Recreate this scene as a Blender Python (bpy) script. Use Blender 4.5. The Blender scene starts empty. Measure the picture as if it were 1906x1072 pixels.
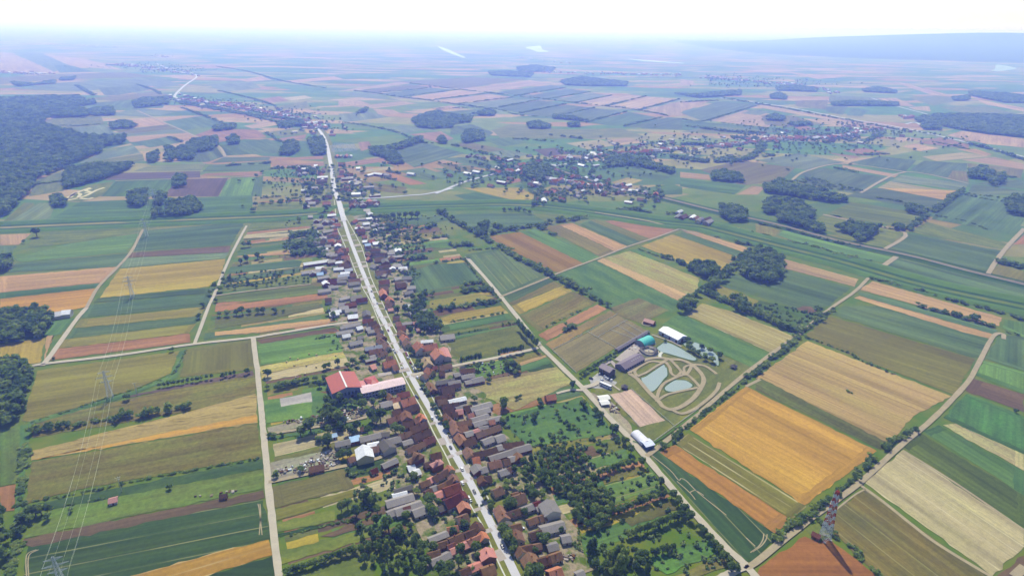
import bpy, bmesh, math, random
import numpy as np
from mathutils import Vector, Matrix

# ------------------------------------------------------------------ camera, sky, sun, exposure
SC = bpy.context.scene
COL = SC.collection
CAM_H = 300.0                      # drone height above the plain, metres
F_PX = 1130.0                      # focal length in photo pixels (1906 wide)
HORIZON = 48.0
ROLL = math.radians(0.8)
PITCH = math.atan((536.0 - HORIZON) / F_PX * math.cos(ROLL))
SUN_AZ = math.radians(-7.0)        # sun ahead of the camera, a little to the left
SUN_EL = math.radians(55.0)

fwd = Vector((0, math.cos(PITCH), -math.sin(PITCH)))
r0 = Vector((1, 0, 0)); u0 = Vector((0, math.sin(PITCH), math.cos(PITCH)))
right = r0 * math.cos(ROLL) + u0 * math.sin(ROLL)
up = -r0 * math.sin(ROLL) + u0 * math.cos(ROLL)
cam_d = bpy.data.cameras.new('camera'); cam = bpy.data.objects.new('camera', cam_d)
COL.objects.link(cam); SC.camera = cam
cam.matrix_world = Matrix(((right.x, up.x, -fwd.x, 0), (right.y, up.y, -fwd.y, 0),
                           (right.z, up.z, -fwd.z, CAM_H), (0, 0, 0, 1)))
cam_d.sensor_width = 36.0; cam_d.lens = 36.0 * F_PX / 1906.0
cam_d.clip_start = 1.0; cam_d.clip_end = 300000.0

world = bpy.data.worlds.new('World'); SC.world = world; world.use_nodes = True
wn = world.node_tree.nodes; wl = world.node_tree.links
sky = wn.new('ShaderNodeTexSky'); sky.sky_type = 'NISHITA'; sky.sun_disc = False
sky.sun_elevation = SUN_EL; sky.sun_rotation = SUN_AZ
sky.air_density = 1.0; sky.dust_density = 0.6; sky.ozone_density = 3.0; sky.altitude = 100.0
bgn = wn['Background']; bgn.inputs['Strength'].default_value = 0.13
wl.new(sky.outputs['Color'], bgn.inputs['Color'])

sun_d = bpy.data.lights.new('sun', 'SUN'); sun = bpy.data.objects.new('sun', sun_d); COL.objects.link(sun)
sun_d.energy = 4.5; sun_d.angle = math.radians(0.53); sun_d.color = (1.0, 0.97, 0.92)
sdir = Vector((math.sin(SUN_AZ) * math.cos(SUN_EL), math.cos(SUN_AZ) * math.cos(SUN_EL), math.sin(SUN_EL)))
sun.rotation_euler = sdir.to_track_quat('Z', 'Y').to_euler(); sun.location = (0, 0, 2000)

SC.view_settings.view_transform = 'Standard'; SC.view_settings.look = 'None'
SC.view_settings.gamma = 1.0; SC.view_settings.use_curve_mapping = False
SC.view_settings.exposure = 0.45
SC.cycles.use_denoising = True
SC.cycles.max_bounces = 6; SC.cycles.diffuse_bounces = 2; SC.cycles.glossy_bounces = 2
SC.cycles.transmission_bounces = 2; SC.cycles.volume_bounces = 1; SC.cycles.transparent_max_bounces = 6

# ------------------------------------------------------------------ helpers
def ground(x, y, z=0.0):
    """survey helper: the point of the plain (or of height z) seen at photo pixel x, y"""
    d = fwd + right * ((x - 953.0) / F_PX) + up * ((536.0 - y) / F_PX)
    t = (z - CAM_H) / d.z
    return Vector((d.x * t, d.y * t, z))

T = {}                                     # survey sheets: offset and scale of each enlargement
for i, x in enumerate((0, 630, 1266)): T['T%d' % i] = (x, 0, 640 / 1906)
for r, y in (('A', 350), ('B', 570), ('C', 791)):
    for i, x in enumerate((0, 400, 800, 1100, 1406)): T['%s%d' % (r, i)] = (x, y, 500 / 1906)
for k, (x, y) in dict(h1=(780, 932), h2=(880, 932), h3=(690, 830), h4=(840, 820), h5=(600, 720), h6=(780, 690),
                      h7=(600, 620), h8=(740, 590), i1=(600, 510), i2=(550, 400), i3=(540, 270), i4=(1080, 590),
                      i5=(1040, 680), i6=(480, 760)).items(): T[k] = (x, y, 250 / 1906)
T['P'] = (0, 0, 1.0)
def px(tile, x, y):
    a = T[tile]; return (a[0] + x * a[2], a[1] + y * a[2])
def gp(tile, x, y, z=0.0):
    return ground(*px(tile, x, y), z)

def lin(c):
    return tuple(((v / 255.0) / 12.92 if v <= 10 else (((v / 255.0) + 0.055) / 1.055) ** 2.4) for v in c)
KEXP = 1.52                                # how bright a white diffuse surface in the open gets
HAZE_TOP = 340.0; HAZE_COL = (0.215, 0.305, 1.0, 1); HAZE_D = 1 / 3700.0; HAZE_G = 0.4
def alb(c, k=1.0, grey_=0.0, dist=430.0):
    """base colour of a surface that shows colour c in the photograph through dist metres of haze"""
    dist = min(dist, 640.0)
    tr = [math.exp(-HAZE_D * HAZE_COL[i] * dist) for i in range(3)]
    v = [max(q * 0.25, (q - 0.62 * (1 - t)) / t) for q, t in zip(lin(c), tr)]
    g = 0.25 * v[0] + 0.65 * v[1] + 0.10 * v[2]
    return tuple(min(0.88, (q * (1 - grey_) + g * grey_) / KEXP * k) for q in v)

def mesh_obj(name, verts, faces, mat=None, parent=None, smooth=False):
    me = bpy.data.meshes.new(name); me.from_pydata([tuple(v) for v in verts], [], faces); me.update()
    if mat: me.materials.append(mat)
    o = bpy.data.objects.new(name, me); COL.objects.link(o)
    if parent: o.parent = parent
    return o
def tag(o, label=None, cat=None, group=None, kind=None):
    if label: o['label'] = label
    if cat: o['category'] = cat
    if group: o['group'] = group
    if kind: o['kind'] = kind
    return o
def empty(name, loc=(0, 0, 0), rz=0.0):
    o = bpy.data.objects.new(name, None); COL.objects.link(o)
    o.location = loc; o.rotation_euler = (0, 0, rz); o.empty_display_size = 1.0
    return o
def link_mesh(name, me, parent=None, loc=None, rz=None, scale=None):
    o = bpy.data.objects.new(name, me); COL.objects.link(o)
    if parent: o.parent = parent
    if loc is not None: o.location = loc
    if rz is not None: o.rotation_euler = (0, 0, rz)
    if scale is not None: o.scale = scale
    return o

class MB:                                  # collects boxes, prisms and bars into one mesh
    def __init__(s): s.v = []; s.f = []; s.m = []
    def add(s, vs, fs, mi=0):
        n = len(s.v); s.v += [tuple(v) for v in vs]; s.f += [tuple(i + n for i in f) for f in fs]; s.m += [mi] * len(fs)
        return s
    def box(s, x0, x1, y0, y1, z0, z1, mi=0):
        return s.add([(x0, y0, z0), (x1, y0, z0), (x1, y1, z0), (x0, y1, z0), (x0, y0, z1), (x1, y0, z1), (x1, y1, z1), (x0, y1, z1)],
                     [(0, 3, 2, 1), (4, 5, 6, 7), (0, 1, 5, 4), (1, 2, 6, 5), (2, 3, 7, 6), (3, 0, 4, 7)], mi)
    def bar(s, a, b, r, mi=0, n=4):
        a = Vector(a); b = Vector(b); d = (b - a).normalized()
        u = d.orthogonal().normalized(); w = d.cross(u)
        vs = []
        for p in (a, b):
            for k in range(n):
                t = 2 * math.pi * (k + .5) / n
                vs.append(p + (u * math.cos(t) + w * math.sin(t)) * r)
        fs = [(k, (k + 1) % n, n + (k + 1) % n, n + k) for k in range(n)] + [tuple(range(n - 1, -1, -1)), tuple(range(n, 2 * n))]
        return s.add(vs, fs, mi)
    def cone(s, c, r0, r1, z0, z1, n=8, mi=0):
        vs = [(c[0] + r * math.cos(2 * math.pi * k / n), c[1] + r * math.sin(2 * math.pi * k / n), z) for r, z in ((r0, z0), (r1, z1)) for k in range(n)]
        fs = [(k, (k + 1) % n, n + (k + 1) % n, n + k) for k in range(n)] + [tuple(range(n - 1, -1, -1)), tuple(range(n, 2 * n))]
        return s.add(vs, fs, mi)
    def mesh(s, name, mats):
        me = bpy.data.meshes.new(name); me.from_pydata(s.v, [], s.f); me.update()
        for m in (mats if isinstance(mats, (list, tuple)) else [mats]): me.materials.append(m)
        if any(s.m): me.polygons.foreach_set('material_index', s.m)
        return me
    def obj(s, name, mats, parent=None, loc=None, rz=None):
        return link_mesh(name, s.mesh(name, mats), parent, loc, rz)

# ------------------------------------------------------------------ materials
def new_mat(name, rough=0.9, spec=0.2):
    m = bpy.data.materials.new(name); m.use_nodes = True
    b = m.node_tree.nodes['Principled BSDF']
    b.inputs['Roughness'].default_value = rough; b.inputs['Specular IOR Level'].default_value = spec
    return m, m.node_tree.nodes, m.node_tree.links, b
def N(nodes, t, **k):
    n = nodes.new(t)
    for a, v in k.items():
        if a in n.inputs: n.inputs[a].default_value = v
        else: setattr(n, a, v)
    return n
def mathn(nodes, links, op, a, b):
    n = nodes.new('ShaderNodeMath'); n.operation = op
    for i, v in enumerate((a, b)):
        if isinstance(v, (int, float)): n.inputs[i].default_value = v
        else: links.new(v, n.inputs[i])
    return n.outputs[0]
def ramp(nodes, links, src, pts):
    r = nodes.new('ShaderNodeValToRGB'); links.new(src, r.inputs[0])
    e = r.color_ramp.elements
    while len(e) < len(pts): e.new(0.5)
    for q, (p, c) in zip(e, pts): q.position = p; q.color = (*c, 1) if len(c) == 3 else c
    return r.outputs[0]
def grey(v): return (v, v, v)
def mul(nodes, links, a, b, fac=1.0):
    n = nodes.new('ShaderNodeMix'); n.data_type = 'RGBA'; n.blend_type = 'MULTIPLY'; n.inputs[0].default_value = fac
    links.new(a, n.inputs[6]); links.new(b, n.inputs[7]); return n.outputs[2]
def mixc(nodes, links, fac, a, b):
    n = nodes.new('ShaderNodeMix'); n.data_type = 'RGBA'
    if isinstance(fac, float): n.inputs[0].default_value = fac
    else: links.new(fac, n.inputs[0])
    for v, i in ((a, 6), (b, 7)):
        if isinstance(v, tuple): n.inputs[i].default_value = (*v, 1)
        else: links.new(v, n.inputs[i])
    return n.outputs[2]
def noise(nodes, links, vec, scale, detail=3.0, rough=0.55, mapping=None):
    if mapping is not None:
        mp = nodes.new('ShaderNodeMapping'); mp.inputs['Scale'].default_value = mapping; links.new(vec, mp.inputs[0]); vec = mp.outputs[0]
    t = N(nodes, 'ShaderNodeTexNoise', Scale=scale, Detail=detail, Roughness=rough); links.new(vec, t.inputs['Vector'])
    return t.outputs['Fac']

def field_mat(name, row_amp, row_w, patch_amp, patch_sz, hue=(1.12, 1.02, 0.7), hue_f=0.5, fine=0.12, line=None, wavy=0.0, dark=None):
    """crop cover: the colour comes from the object, rows run along u of the UV map (metres)"""
    m, n, l, b = new_mat(name, 0.95, 0.08)
    uv = n.new('ShaderNodeUVMap').outputs[0]
    info = n.new('ShaderNodeObjectInfo')
    add = n.new('ShaderNodeVectorMath'); add.operation = 'ADD'; l.new(uv, add.inputs[0])
    cmb = n.new('ShaderNodeCombineXYZ'); l.new(mathn(n, l, 'MULTIPLY', info.outputs['Random'], 900.0), cmb.inputs[2]); l.new(cmb.outputs[0], add.inputs[1])
    v = add.outputs[0]
    if wavy:
        w = n.new('ShaderNodeVectorMath'); w.operation = 'MULTIPLY_ADD'
        wt = N(n, 'ShaderNodeTexNoise', Scale=0.05, Detail=2.0); l.new(v, wt.inputs['Vector'])
        l.new(wt.outputs['Color'], w.inputs[0]); w.inputs[1].default_value = (0, wavy, 0); l.new(v, w.inputs[2]); v = w.outputs[0]
    rows = noise(n, l, v, 1.0, 2.0, 0.6, (0.006, 1.0 / row_w, 1.0))
    rows2 = noise(n, l, v, 1.0, 2.0, 0.5, (0.003, 0.16 / row_w, 1.0))
    patch = noise(n, l, v, 1.0 / patch_sz, 5.0, 0.62, (0.28, 1.0, 1.0))
    grain = noise(n, l, v, 0.35, 4.0, 0.75)
    c = info.outputs['Color']
    hm = ramp(n, l, patch, [(0.38, (1, 1, 1)), (0.72, hue)])
    c = mul(n, l, c, hm, hue_f)
    c = mul(n, l, c, ramp(n, l, patch, [(0.25, grey(1 - patch_amp)), (0.75, grey(1 + patch_amp * 0.6))]))
    c = mul(n, l, c, ramp(n, l, rows, [(0.3, grey(1 - row_amp)), (0.7, grey(1 + row_amp * 0.7))]))
    c = mul(n, l, c, ramp(n, l, rows2, [(0.3, grey(1 - row_amp * 1.1)), (0.7, grey(1 + row_amp * .7))]))
    c = mul(n, l, c, ramp(n, l, grain, [(0.25, grey(1 - fine)), (0.75, grey(1 + fine))]))
    if line:                                # drilled tramlines / straw swaths: colour, spacing, share, strength
        col, sp, share, st = line
        s = n.new('ShaderNodeSeparateXYZ'); l.new(v, s.inputs[0])
        wob = mathn(n, l, 'MULTIPLY', patch, 1.5)
        ph = mathn(n, l, 'FRACT', mathn(n, l, 'DIVIDE', mathn(n, l, 'ADD', s.outputs[1], wob), sp), 0)
        f = mathn(n, l, 'LESS_THAN', ph, share)
        gap = ramp(n, l, noise(n, l, v, 1.0, 2.0, 0.5, (0.02, 0.1, 1)), [(0.4, grey(0.15)), (0.6, grey(1))])
        c = mixc(n, l, mathn(n, l, 'MULTIPLY', mathn(n, l, 'MULTIPLY', f, st), gap), c, alb(col))
    if dark:                                # lodged patches: darker wavy streaks
        dn = noise(n, l, v, 1.0, 3.0, 0.6, (0.035, 0.3, 1))
        c = mixc(n, l, ramp(n, l, dn, [(0.56, grey(0)), (0.64, grey(0.75))]), c, alb(dark))
    l.new(c, b.inputs['Base Color'])
    return m
FM = dict(
    crop=field_mat('crop_rows', 0.26, 2.6, 0.32, 34, (1.22, 1.0, 0.8), 0.75, 0.22),
    tram=field_mat('crop_tramlines', 0.24, 2.6, 0.26, 34, (1.45, 1.08, 0.8), 1.0, 0.22, ((160, 155, 120), 13.0, 0.07, 0.55)),
    wheat=field_mat('ripe_grain', 0.2, 3.2, 0.24, 40, (0.96, 1.06, 0.85), 0.8, 0.18),
    soil=field_mat('tilled_soil', 0.2, 2.2, 0.22, 24, (1.1, 1.04, 0.95), 0.6, 0.2),
    stub=field_mat('straw_stubble', 0.2, 3.2, 0.2, 24, (0.84, 0.94, 0.74), 0.7, 0.2, ((212, 202, 168), 8.5, 0.14, 0.5)),
    rowd=field_mat('row_crop_dark_lines', 0.2, 3.0, 0.18, 30, (0.88, 1.0, 0.76), 0.9, 0.18, ((118, 92, 72), 8.0, 0.10, 0.75)),
    lodged=field_mat('lodged_grain', 0.14, 3.0, 0.12, 30, (1.0, 1.02, 0.8), 0.5, 0.2, None, 9.0, (104, 92, 58)),
    fallow=field_mat('fallow_weeds', 0.22, 3.6, 0.34, 13, (0.78, 1.05, 0.72), 1.0, 0.34),
    grass=field_mat('mown_grass', 0.1, 4.0, 0.3, 13, (1.35, 1.1, 0.82), 1.0, 0.28),
)
def simple_mat(name, c, rough=0.9, spec=0.2, var=0.12, scale=0.3, metallic=0.0, coords='Object', obj_color=False):
    m, n, l, b = new_mat(name, rough, spec); b.inputs['Metallic'].default_value = metallic
    tc = n.new('ShaderNodeTexCoord')
    f = noise(n, l, tc.outputs[coords], scale, 4.0, 0.65)
    rr = ramp(n, l, f, [(0.3, grey(1 - var)), (0.7, grey(1 + var * .7))])
    if obj_color: src = n.new('ShaderNodeObjectInfo').outputs['Color']
    else:
        rgb = n.new('ShaderNodeRGB'); rgb.outputs[0].default_value = (*alb(c), 1); src = rgb.outputs[0]
    l.new(mul(n, l, src, rr), b.inputs['Base Color'])
    return m
# ------------------------------------------------------------------ the plain
def ground_mat():
    m, n, l, b = new_mat('plain_patchwork', 0.95, 0.08)
    tc = n.new('ShaderNodeTexCoord').outputs['Object']
    mp = n.new('ShaderNodeMapping'); mp.inputs['Scale'].default_value = (1 / 330, 1 / 105, 1); mp.inputs['Rotation'].default_value = (0, 0, 0.45); l.new(tc, mp.inputs[0])
    vo = N(n, 'ShaderNodeTexVoronoi', Scale=1.0, Randomness=0.75, distance='CHEBYCHEV'); l.new(mp.outputs[0], vo.inputs['Vector'])
    s = n.new('ShaderNodeSeparateColor'); l.new(vo.outputs['Color'], s.inputs[0])
    c = ramp(n, l, s.outputs[0], [(0.0, alb((96, 130, 92))), (0.24, alb((124, 140, 96))), (0.38, alb((92, 120, 96))), (0.52, alb((150, 146, 104))), (0.66, alb((172, 150, 120))), (0.80, alb((112, 132, 88))), (0.9, alb((160, 132, 106)))])
    for e in [x for x in n if x.type == 'VALTORGB']: e.color_ramp.interpolation = 'CONSTANT'
    big = noise(n, l, tc, 1 / 60, 4.0)
    c = mul(n, l, c, ramp(n, l, big, [(0.3, grey(0.78)), (0.7, grey(1.15))]))
    # near the villages the plain is plain grass
    dist = n.new('ShaderNodeVectorMath'); dist.operation = 'LENGTH'; l.new(tc, dist.inputs[0])
    f = ramp(n, l, mathn(n, l, 'DIVIDE', dist.outputs['Value'], 4000.0), [(0.22, grey(0)), (0.36, grey(1))])
    g = mixc(n, l, ramp(n, l, noise(n, l, tc, 1 / 22, 5.0), [(0.35, grey(0)), (0.65, grey(1))]), alb((88, 118, 64)), alb((116, 124, 74)))
    l.new(mixc(n, l, f, g, c), b.inputs['Base Color'])
    return m
me = bpy.data.meshes.new('ground')
GX = [-90000, -20000, -6000, -2000, 0, 2000, 6000, 20000, 90000]; GY = [-3000, 0, 1500, 4000, 10000, 30000, 120000]
me.from_pydata([(x, y, 0) for y in GY for x in GX], [], [(j * 9 + i, j * 9 + i + 1, j * 9 + i + 10, j * 9 + i + 9) for j in range(6) for i in range(8)])
me.materials.append(ground_mat())
tag(link_mesh('ground', me), kind='structure')

PAL = dict(pad=(136, 126, 106), corn=(92, 124, 94), cornd=(62, 90, 66), cornl=(112, 140, 110), grn=(88, 128, 74), grnb=(104, 144, 70), mead=(112, 128, 80),
           olv=(144, 136, 74), olvd=(128, 124, 74), yel=(172, 150, 66), wht=(192, 146, 74), whto=(180, 128, 68), strw=(186, 170, 136),
           stub=(172, 154, 112), tanp=(186, 148, 116), brn=(172, 122, 90), soil=(124, 100, 90), purp=(116, 98, 106), gry=(116, 114, 90),
           fal=(134, 122, 88), dgrn=(66, 98, 64), gold=(150, 118, 72), sand=(194, 168, 154), conc=(176, 172, 170), yard=(168, 154, 140),
           orng=(170, 110, 58), pink=(184, 154, 116), lawn=(114, 122, 82), scrub=(94, 112, 68))
NAMES = dict(pad='paddock', corn='maize_field', cornd='maize_field', cornl='crop_field', grn='green_field', grnb='green_field', mead='meadow', olv='barley_field',
             olvd='barley_field', yel='barley_field', wht='wheat_field', whto='wheat_field', strw='stubble_field', stub='stubble_field', tanp='stubble_field',
             brn='tilled_field', soil='tilled_field', purp='tilled_field', gry='fallow_field', fal='fallow_field', dgrn='green_field', gold='ripe_field',
             sand='riding_arena_ground', conc='concrete_court', yard='yard_ground', orng='wheat_field', pink='wheat_field', lawn='lawn', scrub='scrub_ground')
KIND = dict(pad='soil', corn='crop', cornd='crop', cornl='crop', grn='crop', grnb='crop', mead='grass', olv='wheat', olvd='wheat', yel='wheat', wht='wheat', whto='wheat',
            strw='stub', stub='stub', tanp='wheat', brn='soil', soil='soil', purp='soil', gry='fallow', fal='fallow', dgrn='tram', gold='wheat', sand='soil',
            conc='soil', yard='fallow', orng='wheat', pink='rowd', lawn='grass', scrub='fallow')
GREY = dict(soil=.3, purp=.35, brn=.26, tanp=.16, grn=.22, dgrn=.25, corn=.25, cornd=.2, cornl=.25, grnb=.18, orng=.14, wht=.1, whto=.14)
rng = random.Random(7)
field_no = [0]
def field(key, tile, pts, kind=None, color=None, rows=None, name=None, z=None, head=True):
    P = [gp(tile, *p) for p in pts] if tile else list(pts)
    # rows run along the longest side
    L = [((P[(i + 1) % len(P)] - P[i]).length, i) for i in range(len(P))]
    i = max(L)[1] if rows is None else rows
    d = (P[(i + 1) % len(P)] - P[i]).normalized(); w = Vector((-d.y, d.x, 0)); o = P[0]
    field_no[0] += 1
    ctr = sum(P, Vector()) / len(P)
    if ctr.length < 1100:                   # ragged field margins
        Q = []
        for k in range(len(P)):
            e = P[(k + 1) % len(P)] - P[k]; m = max(1, int(e.length / 5)); nn = Vector((-e.y, e.x, 0)).normalized()
            for s in range(m): Q.append(P[k] + e * (s / m) + nn * (rng.gauss(0, .55) if s else 0))
        P = Q
    zz = (0.04 + 0.0005 * field_no[0]) if z is None else z
    me = bpy.data.meshes.new(NAMES.get(key, key)); me.from_pydata([(p.x, p.y, zz) for p in P], [], [tuple(range(len(P)))]); me.update()
    uvl = me.uv_layers.new(name='UVMap')
    for li, lp in enumerate(me.loops):
        q = P[lp.vertex_index] - o; uvl.data[li].uv = (q.dot(d), q.dot(w))
    me.materials.append(FM[kind or KIND[key]])
    o_ = bpy.data.objects.new(name or NAMES.get(key, key), me); COL.objects.link(o_)
    c = color or PAL[key]; j = 1 + rng.uniform(-.07, .07); h = rng.uniform(-.05, .05)
    dd = ctr.length; a = alb(c, j, GREY.get(key, 0.1) + (0.18 if dd > 1400 else 0), math.hypot(min(dd, 1000.0) if dd < 1400 else 600.0, 300)); o_.color = (a[0] * (1 + h), a[1], a[2] * (1 - h), 1)
    o_['kind'] = 'structure'
    if head and key not in ('sand', 'conc', 'yard', 'pad') and len(pts) == 4 and ctr.length < 950 and name != 'headland':   # turning strips at both ends of the rows
        C = [gp(tile, *p) for p in pts] if tile else list(pts); dep = rng.uniform(5, 9)
        for e in ((i + 1) % 4, (i + 3) % 4):
            a, b = C[e], C[(e + 1) % 4]; pa, nb = C[e - 1], C[(e + 2) % 4]
            if (pa - a).length < 40 or (b - a).length < 14: continue
            q = [a.copy(), b.copy(), b + (nb - b).normalized() * dep, a + (pa - a).normalized() * dep]
            hf = rng.uniform(.93, 1.04); field(key, None, q, kind, tuple(min(255, v * hf) for v in c), 0, 'headland')
    return o_
def F(text):
    for ln in text.strip().splitlines():
        q = ln.split('#')[0].split()
        if not q: continue
        key, tile = q[0], q[1]; kind = None
        if '/' in key: key, kind = key.split('/')
        v = [float(t) for t in ' '.join(q[2:]).replace(',', ' ').split()]
        field(key, tile, list(zip(v[::2], v[1::2])), kind)

# ---- long narrow garden plots between the houses and the back lanes
def ray_hit(o, d, P):
    best = None
    for a, b in zip(P[:-1], P[1:]):
        e = b - a; den = d.x * e.y - d.y * e.x
        if abs(den) < 1e-6: continue
        w = a - o; t = (w.x * e.y - w.y * e.x) / den; s = (w.x * d.y - w.y * d.x) / den
        if t > 20 and -0.02 <= s <= 1.02 and (best is None or t < best): best = t
    return best
def plots():
    r = random.Random(19)
    V = lambda s: [ground(*[float(q) for q in t.split(',')]) for t in s.split()]
    st = V('966,1082 884,914 839,833 807,773 765,700 738,646 723,613 702,575 683,526 668,489 649,439 638,402')
    left = V('525,1110 518,1064 508,975 501,917 495,851 488,780 479,688 471,629 362,641 399,549 430,476 459,421 470,410')
    rght = V('1440,1110 1389,1053 1299,964 1199,848 1089,727 1007,646 963,591 905,520 868,479 830,430 800,400')
    keys = ['mead', 'grn', 'fal', 'soil', 'olvd', 'grnb', 'gry', 'corn', 'mead', 'grn', 'lawn', 'scrub', 'stub', 'strw', 'brn', 'dgrn', 'yel', 'soil']
    n = Vector((-0.915, -0.403, 0)); along_ = Vector((-.403, .915, 0))
    tot = sum((b - a).length for a, b in zip(st[:-1], st[1:])); s = 0.0
    def at_(q):
        for a, b in zip(st[:-1], st[1:]):
            L = (b - a).length
            if q <= L: return a + (b - a) * (q / L)
            q -= L
        return st[-1]
    for sg, lane in ((1, left), (-1, rght)):
        s = 4.0
        while s < tot - 20:
            w = r.choice((5, 7, 9, 12, 16)); A = at_(s); B = at_(s + w); d = n * sg
            ta = ray_hit(A, d, lane); tb = ray_hit(B, d, lane); s += w + r.choice((.6, 1.0, 1.6))
            if not ta or not tb or ta < 70 or tb < 70 or ta > 420 or tb > 420: continue
            cuts = sorted([48 + r.uniform(-4, 14)] + [r.uniform(90, max(95, min(ta, tb) - 20)) for _ in range(r.choice((0, 1, 1, 2)))] + [min(ta, tb) - 5])
            for c0, c1 in zip(cuts[:-1], cuts[1:]):
                if c1 - c0 < 18: continue
                P = [A + d * c0, A + d * (c1 - 1), B + d * (c1 - 1), B + d * c0]
                field_world(r.choice(keys), P, name='garden_plot')
def field_world(key, P, name):
    field(key, None, P, name=name, head=False)
plots()
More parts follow.
